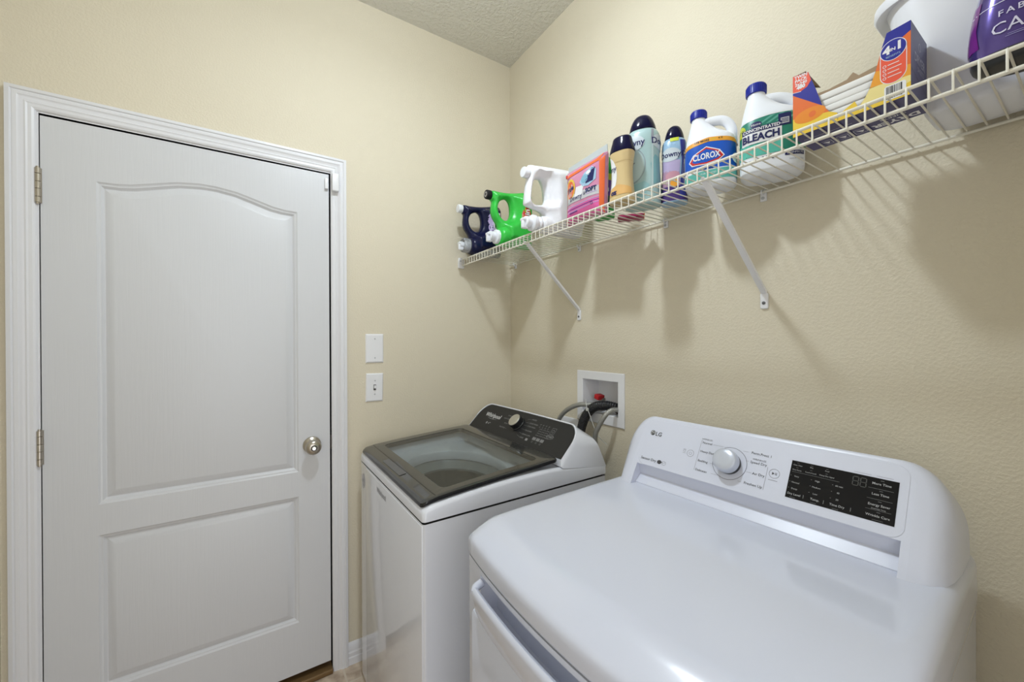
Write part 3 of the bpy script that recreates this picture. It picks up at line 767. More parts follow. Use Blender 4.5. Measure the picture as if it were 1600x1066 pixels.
    LL = [[pl(u, v, 0) for u, v in A], [pl(u, v, -0.0006) for u, v in shape(0.291, 0.1400, 0.043, VB, 0.046)],
          deep(0.302, 0.1430, 0.050, 0.004, 0, 0.062), deep(0.315, 0.1445, 0.058, 0.013, 0.0005, 0.090), deep(0.328, 0.1450, 0.064, 0.032, 0.002, 0.110),
          deep(0.335, 0.1445, 0.066, 0.065, 0.004, 0.125), deep(0.3385, 0.1435, 0.067, 0.110, 0.008, 0.135), deep(0.3390, 0.1415, 0.070, 0.205, 0.022, 0.145)]
    LL[-1] = [(x, min(y, 0.345), z) for x, y, z in LL[-1]]
    b = MB(); b.loft(LL, cap0=False)
    notch = [(-0.272, VB), (-0.272, 0.0), (0.2755, 0.0), (0.2755, VB)]
    front = [A[0]] + notch + A[3:]
    r = geometry.delaunay_2d_cdt([Vector(p) for p in front], [], [list(range(len(front)))], 1, 1e-7)
    b.add([pl(v.x, v.y) for v in r[0]], r[2])
    # the groove under the panel and the ledge in front of it
    prof = [(0.165, 1.0), (0.171, 0.9995), (0.1805, 0.9685), (0.1790, 0.9668), (0.160, 0.9520), (0.157, 0.9490), (0.157, 0.944), (0.20, 0.944), (0.20, 1.0)]
    b.loft([[(x, y, z + S) for y, z in prof] for x in (-0.272, 0.2755)], cap0=False, cap1=False)
    for x in (-0.272, 0.2755):
        b.add([(x, 0.134, 0.946 + S), (x, 0.20, 0.944 + S), (x, 0.20, 1.0 + S), (x, 0.165, 1.0 + S)], [(0, 1, 2, 3)])
    con = b.build('console', M_PANELW, D, smooth=45)
    # printed panel
    b = MB(); P = rect(-0.2725, 0.0005, 0.279, 0.1345, 0.022, 8)
    Q = [pl(u, v, 0.0) for u, v in P]
    P2 = rect(-0.2715, 0.0012, 0.2782, 0.1338, 0.0215, 8)
    b.loft([Q, [pl(u, v, 0.0012) for u, v in P2]], cap0=False)
    a = Art(lambda u, v, l: pl(u, v, 0.0012 + l), b, h=0.05, step=0.0002)
    # u, v positions were measured with an 18 degree tilt: correct the shear for 30 degrees
    def c(u, v): return u - 0.095 * v, v * 1.03
    def T(t, u, v, s, mi=1, **k): u, v = c(u, v); a.text(t, u, v, s, mi, **k); return u, v
    u, v = c(-0.2425, 0.0922); a.poly(ell(u, v, 0.0075, 0.0075, 24), 1, 2)
    a.ring(u, v, 0.0055, 0.0055, 0.0009, 2, 3, a0=-20, a1=250); a.line(u + 0.0005, v, u + 0.005, v, 0.0009, 2, 3); a.line(u - 0.0003, v + 0.003, u - 0.0003, v - 0.002, 0.0009, 2, 3); a.poly(ell(u - 0.003, v + 0.0025, 0.001, 0.001, 8), 2, 3)
    T('LG', -0.2235, 0.0905, 0.0165, bold=0.02)
    T('Sensor Dry', -0.238, 0.0175, 0.0105, bold=0.004)
    u, v = c(-0.204, 0.0175); a.poly(ell(u, v, 0.0065, 0.0055, 16), 1, 2); a.poly([(u + 0.004, v - 0.004), (u + 0.009, v + 0.003), (u + 0.001, v + 0.001)], 1, 2)
    a.ring(u + 0.014, v - 0.0005, 0.006, 0.0055, 0.0005, 3, 2); a.line(u + 0.009, v - 0.002, u + 0.019, v + 0.003, 0.0005, 3)
    # power and start buttons
    for (uu, vv, rr, kind) in ((-0.1225, 0.0605, 0.0092, 'p'), (0.0732, 0.0602, 0.0105, 's')):
        u, v = c(uu, vv)
        a.ring(u, v, rr, rr, 0.0007, 3)
        if kind == 'p':
            a.ring(u, v, 0.0038, 0.0038, 0.0006, 3, a0=-235, a1=55); a.line(u, v + 0.001, u, v + 0.0045, 0.0006, 3)
        else:
            a.poly([(u - 0.0045, v - 0.0033), (u + 0.0005, v), (u - 0.0045, v + 0.0033)], 1, 2); a.line(u + 0.0022, v - 0.003, u + 0.0022, v + 0.003, 0.0009, 1); a.line(u + 0.0045, v - 0.003, u + 0.0045, v + 0.003, 0.0009, 1)
            a.line(u - 0.0095, v - 0.0152, u + 0.0085, v - 0.0152, 0.0008, 3)
    u, v = c(-0.1395, 0.062); a.ring(u, v + 0.002, 0.0035, 0.0030, 0.0005, 3); a.line(u - 0.004, v - 0.004, u + 0.005, v - 0.004, 0.0006, 3); a.line(u - 0.004, v + 0.006, u + 0.004, v + 0.006, 0.0005, 3)
    # cycle ring and names
    kc = c(-0.0235, 0.0590)
    a.ring(kc[0], kc[1], 0.0395, 0.0395, 0.0009, 4, 2, n=64); a.ring(kc[0], kc[1], 0.0385, 0.0385, 0.0385, 5, 1.5, n=64)
    A0 = c(-0.0985, 0.099); B0 = c(-0.1094, 0.0224)
    a.line(A0[0], A0[1], A0[0], B0[1], 0.0005, 3); a.line(A0[0], A0[1], A0[0] + 0.004, A0[1], 0.0005, 3)
    T('WRINKLES', -0.085, 0.1035, 0.0058, 3)
    for t, uu, vv, e in (('Normal', -0.0885, 0.0945, 0.026), ('Heavy Duty', -0.0885, 0.0720, 0), ('Bedding', -0.0925, 0.0480, 0.012), ('Delicates', -0.0935, 0.0248, 0.022)):
        u, v = c(uu, vv); a.text(t, A0[0] + 0.003, v, 0.0080, 1, align='LEFT')
        w_ = 0.0042 * len(t) + 0.005
        if e: a.line(A0[0] + w_, v, A0[0] + w_ + e, v, 0.0004, 3)
    A0 = c(0.0593, 0.0708); B0 = c(0.0527, 0.0202)
    a.line(A0[0], A0[1], A0[0], B0[1], 0.0005, 3)
    T('WRINKLES', 0.0405, 0.0815, 0.0060, 3)
    for t, uu, vv, e in (('Perm.Press 1', 0.0435, 0.0950, 0.012), ('Speed Dry', 0.0435, 0.0740, 0.008), ('Air Dry', 0.0440, 0.0495, 0.012), ('Freshen Up', 0.0325, 0.0245, 0.008)):
        u, v = c(uu, vv); xr_ = A0[0] + (0.004 if t[0] == 'P' else -0.0025)
        a.text(t, xr_, v, 0.0082, 1, align='RIGHT')
        hw = {'Perm.Press 1': 0.050, 'Speed Dry': 0.038, 'Air Dry': 0.027, 'Freshen Up': 0.044}[t]
        a.line(xr_ - hw, v, xr_ - hw - e, v, 0.0004, 3)
    a.line(0.20, 0.1045, 0.226, 0.1045, 0.0004, 3); a.line(0.233, 0.1045, 0.257, 0.1045, 0.0004, 3)
    pan = b.build('control_panel', [M_PANELW, M_PRINTD, M_PRINTW, mat('print_slate_grey', (0.16, 0.16, 0.18), 0.5), mat('ring_dark', (0.10, 0.10, 0.13), 0.3, 0.5), M_PANELW], con, smooth=0, recalc=False)
    # display
    b = MB(); x0, y0 = c(0.0975, 0.0200)[0] - 0.001, 0.0200; x1, y1 = c(0.2645, 0.0205)[0] , 0.1010
    x0 = 0.0955; x1 = 0.2655
    b.loft([[pl(u, v, 0.0012) for u, v in rect(x0, y0, x1, y1)], [pl(u, v, 0.0018) for u, v in rect(x0, y0, x1, y1)]], cap0=False)
    a = Art(lambda u, v, l: pl(u, v, 0.0018 + l), b, h=0.05, step=0.0002)
    def G(u, v): return x0 + u * (x1 - x0), y0 + v * (y1 - y0)
    def TT(t, u, v, s, mi=1, **k): p = G(u, v); a.text(t, p[0], p[1], s, mi, **k)
    def LN(u0, v0, u1, v1, w=0.0004, mi=2): p = G(u0, v0); q = G(u1, v1); a.line(p[0], p[1], q[0], q[1], w, mi)
    for t, u, v in (('Clean Filter', 0.07, 0.885), ('Flow Sense', 0.07, 0.755), ('Dry', 0.215, 0.90), ('Control Lock', 0.215, 0.76), ('Cool', 0.37, 0.895), ('Damp Dry Signal', 0.375, 0.765)): TT(t, u, v, 0.0036)
    LN(0.02, 0.70, 0.50, 0.70)
    for u, v in ((0.07, 0.95), (0.215, 0.95), (0.37, 0.945), (0.07, 0.82), (0.215, 0.825), (0.37, 0.825)): LN(u - 0.012, v, u + 0.012, v)
    for k, (ttl, opts, u) in enumerate((('Dry Level', ('Very', 'Normal', 'Damp'), 0.075), ('Temp.', ('High', 'Medium', 'Low'), 0.29), ('Time Dry', ('60 min', '40', '20'), 0.50))):
        for j, t in enumerate(opts):
            TT(t, u + 0.005, 0.585 - 0.165 * j, 0.0045); LN(u - 0.062, 0.595 - 0.165 * j, u - 0.052, 0.595 - 0.165 * j, 0.0008)
        TT(ttl, u + 0.012, 0.115, 0.0060, bold=0.01); LN(u - 0.03, 0.03, u + 0.03, 0.03, 0.0005)
    for u in (0.185, 0.385, 0.635): LN(u, 0.07, u, 0.16, 0.0008)
    for k, t in enumerate(('More Time', 'Less Time', 'Energy Saver', 'Wrinkle Care')):
        v = 0.86 - 0.245 * k
        TT(t, 0.862, v, 0.0060, bold=0.01); LN(0.85, v + 0.085, 0.88, v + 0.085, 0.0006)
        if k < 3: LN(0.755, v - 0.115, 0.965, v - 0.115)
    TT('Dewrinkle Temp', 0.862, 0.285, 0.0030); LN(0.82, 0.035, 0.91, 0.035)
    for d_ in (0, 1):
        u0, v0 = G(0.615 + 0.068 * d_, 0.715); wd, ht_ = 0.0085, 0.0085
        for (ax, ay, bx, by) in ((0, 0, 1, 0), (0, 1, 1, 1), (0, 2, 1, 2), (0, 0, 0, 1), (0, 1, 0, 2), (1, 0, 1, 1), (1, 1, 1, 2)):
            q = 0.08
            a.line(u0 + (ax + (q if bx > ax else 0)) * wd, v0 + (ay + (q if by > ay else 0)) * ht_, u0 + (bx - (q if bx > ax else 0)) * wd, v0 + (by - (q if by > ay else 0)) * ht_, 0.0014, 3)
    ds = b.build('display', [M_GLOSSBLACK, mat('display_text', (0.42, 0.42, 0.42), 0.5), mat('display_line', (0.22, 0.22, 0.22), 0.5), M_DIM], pan, smooth=0, recalc=False)
    ds['label'] = 'black touch display with white lettering'
    # knob
    q = Matrix.Translation(Vector(pl(kc[0], kc[1], 0.0012))) @ Matrix.Rotation(-R(30), 4, 'X') 
    b = MB(); b.lathe([(0.0265, 0.0), (0.0265, 0.011)], (0, 0, 0), 'y', 48)
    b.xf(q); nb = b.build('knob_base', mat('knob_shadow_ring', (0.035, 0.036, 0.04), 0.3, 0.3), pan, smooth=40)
    b = MB(); b.lathe([(0.0250, 0.0105), (0.0275, 0.0115), (0.0280, 0.014), (0.0274, 0.027), (0.0264, 0.0305), (0.0238, 0.0328), (0.012, 0.0335)], (0, 0, 0), 'y', 48)
    b.xf(q); kn = b.build('knob', mat('pearl_silver', (0.58, 0.61, 0.69), 0.30, 0.3), nb, smooth=50); kn['label'] = 'round pearl-silver cycle knob'
    return D
dryer()

# ================================================================== WIRE SHELF
ZD = 1.757 + S                 # top of the wire deck
def shelf():
    e = empty('wire_shelf', (0, -1.0, ZD), 0, 'white wire shelf running along the right wall above the machines', 'shelf')
    o = Vector((0, -1.0, ZD)); yA, yB = -0.008, -2.045; XF = -0.2965
    def P(x, y, z): return (x - o.x, y - o.y, z - o.z)
    rw = 0.0032
    MB().tube([P(-0.011, yA, ZD - 0.005), P(-0.011, yB, ZD - 0.005)], rw, 10).build('back_rail', M_WIRE, e)
    MB().tube([P(XF, yA, ZD - 0.0045), P(XF, yB, ZD - 0.0045)], rw, 10).build('front_rail', M_WIRE, e)
    MB().tube([P(XF + 0.001, yA, ZD - 0.034), P(XF + 0.001, yB, ZD - 0.034)], rw, 10).build('lower_rail', M_WIRE, e)
    b = MB(); y = -0.020; wr = 0.0016
    while y > yB:
        b.tube([P(-0.008, y, ZD - wr), P(XF + 0.004, y, ZD - wr), P(XF - 0.0025, y, ZD - 0.003), P(XF - 0.0037, y, ZD - 0.010), P(XF - 0.0032, y, ZD - 0.036)], wr, 6)
        y -= 0.0254
    b.build('wire_deck', M_WIRE, e, smooth=60)
    return e
shelf()
SHELF_CLIP = None
def clip(y, label):
    e = empty('wall_clip', (0, y, ZD - 0.006), 0, label, 'shelf clip', 'wall clips under the wire shelf')
    b = MB(); b.rbox((-0.007, -0.008, -0.022), (-0.0003, 0.008, 0.010), 0.002)
    b.tube([(-0.006, 0, 0.006), (-0.013, 0, 0.0065), (-0.0172, 0, 0.001), (-0.0135, 0, -0.0055), (-0.006, 0, -0.006)], 0.0022, 8, smooth=3)
    b.build('clip_body', M_WHITE, e)
    MB().lathe([(0.0042, 0.0068), (0.0042, 0.0085), (0.002, 0.0095)], (0, 0, -0.014), 'x', 12).build('screw', M_GREYPLASTIC, e)
for y, l in ((-0.055, 'white wall clip holding the shelf rail at the room corner'), (-0.545, 'white wall clip holding the shelf rail above the left brace foot'), (-0.969, 'white wall clip holding the shelf rail beneath the blue and purple bottle'),
             (-1.275, 'white wall clip holding the shelf rail beneath the green-label bleach jug')):
    clip(y, l)
eb = empty('shelf_end_bracket', (-0.300, 0, ZD - 0.02), 0, 'white end bracket holding the shelf front rail on the door wall', 'shelf bracket')
MB().rbox((-0.016, -0.014, -0.028), (0.016, -0.0004, 0.024), 0.004).build('bracket_body', M_WHITE, eb)
MB().lathe([(0.004, 0.0135), (0.004, 0.0155), (0.002, 0.0165)], (-0.006, 0, 0.008), 'y', 12).build('screw', M_GREYPLASTIC, eb)
def brace(y, ytop, label):
    e = empty('shelf_brace', (0, y, 1.455 + S), 0, label, 'shelf brace', 'diagonal shelf braces')
    z0 = 1.455 + S
    top = Vector((-0.292, ytop - y, ZD - 0.036 - z0)); bot = Vector((-0.006, 0, 0.022))
    b = MB(); d = (bot - top).normalized(); s = Vector((0, 1, 0)); n = d.cross(s).normalized(); wd = 0.0070
    loops = []
    for p in (top, bot):
        loops.append([tuple(p + s * u + n * v) for u, v in ((-wd, 0.0), (-wd, 0.008), (-wd + 0.0015, 0.008), (-wd + 0.0015, 0.0018), (wd - 0.0015, 0.0018), (wd - 0.0015, 0.008), (wd, 0.008), (wd, 0.0))])
    b.loft(loops)
    # hook over the lower rail
    b.tube([tuple(top + n * 0.002), (top.x - 0.006, top.y, top.z + 0.006), (top.x - 0.0085, top.y, top.z + 0.004)], 0.004, 8)
    b.build('strut', M_WHITE, e)
    f = MB(); f.loft([[(-x, u, v) for u, v in rect(-0.010 + i, -0.020 + i, 0.010 - i, 0.024 - i, 0.005)] for x, i in ((0.0004, 0), (0.004, 0), (0.0055, 0.0015))])
    f.build('foot_plate', M_WHITE, e)
    MB().lathe([(0.0045, 0.0055), (0.0045, 0.007), (0.0025, 0.008)], (0, 0, -0.004), 'x', 12).build('screw', mat('dark_screw', (0.15, 0.15, 0.16), 0.4, 0.6), e)
brace(-0.5415, -0.560, 'white diagonal shelf brace on the left, above the washer')
brace(-1.276, -1.277, 'white diagonal shelf brace on the right, above the dryer')

# ================================================================== SHELF ITEMS
def cprint(name, c, rough=0.35, coat=0.0): return mat(name, c, rough, coat=coat)
I_WHITE = cprint('ink_white', (0.80, 0.80, 0.82)); I_NAVY = cprint('ink_navy', (0.012, 0.016, 0.10)); I_BLUE = cprint('ink_blue', (0.012, 0.07, 0.42))
I_RED = cprint('ink_red', (0.55, 0.02, 0.015)); I_ORANGE = cprint('ink_orange', (0.75, 0.16, 0.02)); I_YELLOW = cprint('ink_yellow', (0.80, 0.55, 0.05)); I_AMBER = cprint('ink_amber', (0.78, 0.33, 0.03))
I_GREEN = cprint('ink_green', (0.02, 0.22, 0.15)); I_TEAL = cprint('ink_teal', (0.10, 0.48, 0.38)); I_LIME = cprint('ink_lime', (0.55, 0.62, 0.05)); I_BLACK = cprint('ink_black', (0.015, 0.015, 0.018))
I_PINK = cprint('ink_pink', (0.75, 0.20, 0.40)); I_MAG = cprint('ink_magenta', (0.62, 0.06, 0.30)); I_SKY = cprint('ink_sky', (0.35, 0.52, 0.68)); I_LILAC = cprint('ink_lilac', (0.50, 0.40, 0.68)); I_PURPLE = cprint('ink_purple', (0.10, 0.03, 0.24))
I_SILVER = cprint('ink_silver', (0.55, 0.55, 0.57)); I_GREY = cprint('ink_grey', (0.28, 0.29, 0.33)); I_BRGREEN = cprint('ink_bright_green', (0.03, 0.50, 0.05))

I_PLATE = cprint('ink_plate', (0.56, 0.62, 0.66))
# ---- detergent jugs lying on the shelf with the tap over the front edge
def pillow(outline, holes, half, Rr, mtxfn, h=0.009, rim=None):
    """inflated flat shape; mtxfn(u, v, t) -> 3D ; t in [-half, half]"""
    polys = [outline] + holes
    def dist(p): return min(edge_dist(p, q) for q in polys)
    def ok(p): return inside(p, outline) and not any(inside(p, q) for q in holes)
    pts = []; ids = []
    for q in polys:
        idx = []
        n = len(q)
        for i in range(n):
            a = Vector(q[i]); b = Vector(q[(i + 1) % n]); k = max(1, int((b - a).length / h + 0.5))
            for j in range(k): idx.append(len(pts)); pts.append(a + (b - a) * (j / k))
        ids.append(idx)
    nb = len(pts)
    bpts = []
    for q in ids:
        n = len(q)
        for i in range(n):
            a, b = pts[q[i]], pts[q[(i + 1) % n]]
            t = (b - a); nn = Vector((-t.y, t.x)).normalized()
            for d in (0.0012, 0.0045, 0.010):
                for sg in (1, -1):
                    p = (a + b) / 2 + nn * d * sg
                    if ok(p) and dist(p) > d * 0.85: bpts.append(p)
    pts += bpts
    xs = [p[0] for p in outline]; ys = [p[1] for p in outline]
    nx = int((max(xs) - min(xs)) / h); ny = int((max(ys) - min(ys)) / h)
    for i in range(nx + 1):
        for j in range(ny + 1):
            p = Vector((min(xs) + i * h + (j % 2) * h / 2, min(ys) + j * h))
            if ok(p) and dist(p) > 0.013: pts.append(p)
    r = geometry.delaunay_2d_cdt(pts, [], ids, 0, 1e-7)
    V = [(v.x, v.y) for v in r[0]]
    F = []
    for f in r[2]:
        c = (sum(V[i][0] for i in f) / len(f), sum(V[i][1] for i in f) / len(f))
        if ok(c): F.append(f)
    def T(p):
        d = dist(p)
        if d < 1e-5: return 0.0
        if rim:          # rounded rim (hand grip) that swells into the body
            x = min(d / 0.0125, 1.0); g = max(0.0, min(1.0, (d - 0.010) / 0.030)); g = g * g * (3 - 2 * g)
            return rim * math.sqrt(max(0, 1 - (1 - x) ** 2)) + (half - rim) * g
        x = min(d / Rr, 1.0); return half * math.sqrt(max(0, 1 - (1 - x) ** 2.2))
    b = MB(); n = len(V); tv = [T(p) for p in V]
    edge = [t == 0.0 for t in tv]
    verts = [mtxfn(V[i][0], V[i][1], -tv[i]) for i in range(n)]; m = {}
    for i in range(n):
        if edge[i]: m[i] = i
        else: m[i] = len(verts); verts.append(mtxfn(V[i][0], V[i][1], tv[i]))
    faces = [tuple(f) for f in F] + [tuple(m[i] for i in reversed(f)) for f in F]
    b.add(verts, faces)
    return b, T

def smooth_closed(pts, k=6):
    n = len(pts); o = []
    for i in range(n):
        p0, p1, p2, p3 = [Vector(pts[(i + j) % n]) for j in (-1, 0, 1, 2)]
        for q in range(k):
            t = q / k
            v = 0.5 * ((2 * p1) + (-p0 + p2) * t + (2 * p0 - 5 * p1 + 4 * p2 - p3) * t * t + (-p0 + 3 * p1 - 3 * p2 + p3) * t ** 3)
            o.append((v.x, v.y))
    return o

def jug(y, dx, body, label, capm, name, art, tap='white', mats=(), neck=False, zt=0.042):
    x00 = -0.20 + dx
    e = empty(name, (x00, y, ZD), 0, label, 'detergent jug', 'tap detergent jugs')
    # side outline in (x, z) with x measured like the photograph's jug, z above the deck
    out = [(-0.268, 0.0035), (-0.20, 0.002), (-0.12, 0.002), (-0.075, 0.003), (-0.055, 0.012), (-0.050, 0.05), (-0.050, 0.20), (-0.056, 0.243), (-0.078, 0.258), (-0.12, 0.259), (-0.18, 0.2485), (-0.24, 0.2385), (-0.285, 0.236), (-0.318, 0.237), (-0.318, 0.197), (-0.309, 0.193), (-0.314, 0.165), (-0.3135, 0.142), (-0.306, 0.121), (-0.291, 0.104), (-0.283, 0.090), (-0.278, 0.06), (-0.276, 0.02)]
    hole = [(-0.249, 0.217), (-0.276, 0.203), (-0.291, 0.176), (-0.291, 0.152), (-0.281, 0.128), (-0.262, 0.113), (-0.243, 0.111), (-0.224, 0.122), (-0.213, 0.145), (-0.211, 0.175), (-0.217, 0.203), (-0.230, 0.217)]
    if neck:      # plain jug: wide hand opening, narrow ribbed neck instead of a barrel
        out = [(-0.240, 0.010), (-0.22, 0.002), (-0.12, 0.002), (-0.075, 0.003), (-0.055, 0.012), (-0.050, 0.05), (-0.050, 0.22), (-0.060, 0.258), (-0.10, 0.268), (-0.142, 0.266), (-0.236, 0.256), (-0.309, 0.247), (-0.318, 0.246), (-0.318, 0.212), (-0.318, 0.206), (-0.326, 0.165), (-0.331, 0.124), (-0.333, 0.098), (-0.318, 0.091), (-0.262, 0.083), (-0.247, 0.074), (-0.243, 0.05)]
    else: out = [(a if a < -0.2 else -0.2 + (a + 0.2) * 0.64, b) for a, b in out]
    out = [(a + 0.20, b) for a, b in out]; hole = [(-0.2515 + (a + 0.2515) * 0.86 + 0.20, 0.164 + (b - 0.164) * 0.88) for a, b in hole]
    if neck: hole = [(a + 0.20, b) for a, b in ((-0.262, 0.205), (-0.288, 0.198), (-0.301, 0.180), (-0.3075, 0.145), (-0.3095, 0.118), (-0.303, 0.106), (-0.285, 0.103), (-0.252, 0.110), (-0.238, 0.128), (-0.240, 0.160), (-0.246, 0.192))]
    out_s = []
    n = len(out)
    for i in range(n):        # round the corners lightly
        p0, p1, p2 = Vector(out[i - 1]), Vector(out[i]), Vector(out[(i + 1) % n])
        a = p1 + (p0 - p1) * 0.28; b_ = p1 + (p2 - p1) * 0.28
        for t in (0, 0.5, 1): q = a * (1 - t) ** 2 + p1 * 2 * t * (1 - t) + b_ * t * t; out_s.append((q.x, q.y))
    b, Tf = pillow(out_s, [smooth_closed(hole, 3)], 0.060, 0.027, lambda u, v, t: (u, t, v), h=0.0075, rim=0.022)
    # barrel that carries the tap
    loops = []
    if neck:
        rib = [(-0.090, 0.021), (-0.087, 0.026), (-0.082, 0.026), (-0.079, 0.021), (-0.076, 0.021), (-0.073, 0.028), (-0.067, 0.028), (-0.064, 0.022), (-0.061, 0.022), (-0.058, 0.031), (-0.048, 0.033), (-0.03, 0.036), (0.03, 0.03)]
        b.loft([[(x, r_ * math.cos(2 * math.pi * i / 28), zt + r_ * math.sin(2 * math.pi * i / 28)) for i in range(28)] for x, r_ in rib])
    for x, r, zc in () if neck else ((-0.082, 0.030, zt), (-0.079, 0.036, zt + 0.001), (-0.074, 0.0395, zt + 0.002), (-0.06, 0.0435, 0.0475), (-0.02, 0.0455, 0.048), (0.03, 0.045, 0.047), (0.07, 0.038, 0.042)):
        loops.append([(x, 1.18 * r * math.cos(2 * math.pi * i / 28), zc + r * math.sin(2 * math.pi * i / 28)) for i in range(28)])
    if loops: b.loft(loops)
    bo = b.build('body', body, e, smooth=70)
    # vent cap
    c = MB(); c.lathe([(0.0175, 0.0), (0.0195, 0.002), (0.0195, 0.020), (0.018, 0.0225), (0.010, 0.023)], (-0.117, 0, 0.2165), 'x', 28)
    if capm == 'black':
        c.lathe([(0.0105, 0.0228), (0.0105, 0.0240), (0.007, 0.0240), (0.007, 0.0228)], (-0.117, 0, 0.2165), 'x', 24, mi=1)
        c.build('vent_cap', [M_BLACK, mat('cap_ring', (0.45, 0.42, 0.40), 0.3)], e)
    else: c.build('vent_cap', M_WIREGREY, e)
    # tap
    t = MB(); z = zt; dxt = -0.008 if neck else 0.0
    if tap == 'clear':
        t.lathe([(0.031, 0.0), (0.0345, 0.002), (0.0345, 0.030), (0.031, 0.036), (0.027, 0.037), (0.027, 0.006)], (-0.081, 0, z), 'x', 32)
        t.build('dosing_cup', mat('frosted_clear', (0.80, 0.81, 0.84), 0.22, trans=0.75, ior=1.3), e, smooth=50)
        t = MB(); t.lathe([(0.022, 0.0), (0.022, 0.020), (0.015, 0.022), (0.013, 0.05), (0.010, 0.052)], (-0.080, 0, z), 'x', 24)
    else:
        for k in range(24):
            pass
        t.lathe([(0.028, 0.0), (0.0305, 0.002), (0.0305, 0.014), (0.027, 0.017), (0.019, 0.018), (0.018, 0.030), (0.021, 0.031), (0.021, 0.042), (0.017, 0.045)], (-0.080 + dxt, 0, z), 'x', 24)
    t.rbox((-0.137 + dxt, -0.008, z - 0.026), (-0.112 + dxt, 0.008, z + 0.004), 0.004)
    t.rbox((-0.136 + dxt, -0.013, z + 0.002), (-0.118 + dxt, 0.013, z + 0.013), 0.003)
    to = t.build('tap', M_WIREGREY, e, smooth=40)
    # label on the broad side facing the room
    lb = MB()
    def surf(u, v, l): return (u, -max(Tf((u, v)), 0.02) - 0.0006 - l, v)
    a = Art(surf, lb, h=0.010, step=0.0003)
    art(a)
    lb.build('label', mats, e, smooth=60, recalc=False)
    return e
def art_gain(a):
    a.poly([(0.012, 0.195), (0.035, 0.232), (0.07, 0.243), (0.086, 0.235), (0.087, 0.035), (0.07, 0.030), (0.045, 0.10), (0.018, 0.15)], 0)
    a.poly(ell(0.052, 0.198, 0.017, 0.020), 1, 2); a.poly(ell(0.050, 0.190, 0.011, 0.013), 2, 3); a.poly(ell(0.030, 0.165, 0.008, 0.022), 5, 2)
    a.poly(ell(0.033, 0.130, 0.022, 0.045), 3, 2)
    a.text('Gain', 0.034, 0.131, 0.036, 4, 5, bold=0.03, rot=90, sx=1.05); 
    a.text('Gain', 0.0345, 0.131, 0.036, 3, 3, bold=0.085, rot=90, sx=1.05)
def art_navy(a):
    a.poly([(0.0, 0.19), (0.03, 0.232), (0.07, 0.242), (0.086, 0.235), (0.087, 0.035), (0.07, 0.045), (0.03, 0.085), (0.005, 0.14)], 0)
    a.poly(ell(0.014, 0.18, 0.011, 0.028), 1, 2); a.poly(ell(0.016, 0.13, 0.012, 0.03), 1, 2); a.poly(ell(0.030, 0.155, 0.012, 0.02), 2, 3)
    a.poly(ell(0.056, 0.150, 0.028, 0.060), 2, 3); a.text('ultra', 0.058, 0.150, 0.038, 3, 5, bold=0.02, rot=90)
    a.poly(rect(0.016, 0.094, 0.040, 0.104), 4, 3); a.text('G', 0.034, 0.128, 0.022, 5, 5, rot=90)
def art_white(a):
    a.ring(0.085, 0.128, 0.062, 0.118, 0.003, 1, 1)
    a.poly(ell(0.098, 0.128, 0.064, 0.108), 0, 1); a.poly([(0.052, 0.19), (0.062, 0.20), (0.062, 0.07), (0.056, 0.06), (0.050, 0.09)], 2, 2)
    a.poly(ell(0.076, 0.115, 0.012, 0.030), 3, 3)
J_NAVY = mat('jug_navy', (0.006, 0.008, 0.045), 0.25, spec=0.35); J_GREEN = mat('jug_green', (0.035, 0.52, 0.06), 0.3); J_WHITE = mat('jug_white', (0.80, 0.81, 0.85), 0.3)
jug(-0.100, -0.022, J_NAVY, 'dark navy detergent jug with a clear tap cup at the end of the shelf', 'white', 'detergent_jug', art_navy, 'clear', zt=0.047, mats=[J_NAVY, I_LILAC, I_WHITE, I_NAVY, I_RED, I_GREY])
jug(-0.330, 0.000, J_GREEN, 'bright green detergent jug with a black vent cap and red lettering', 'black', 'detergent_jug', art_gain, 'white', [mat('label_green', (0.03, 0.42, 0.06), 0.3), I_PINK, I_PURPLE, I_RED, I_WHITE, I_LIME])
jug(-0.600, 0.004, J_WHITE, 'white detergent jug between the green jug and the pink pouch', 'white', 'detergent_jug', art_white, 'white', neck=True, zt=0.034, mats=[mat('label_pale', (0.72, 0.75, 0.74), 0.35), I_SILVER, mat('leaf_green', (0.12, 0.36, 0.04), 0.4), I_BLUE])

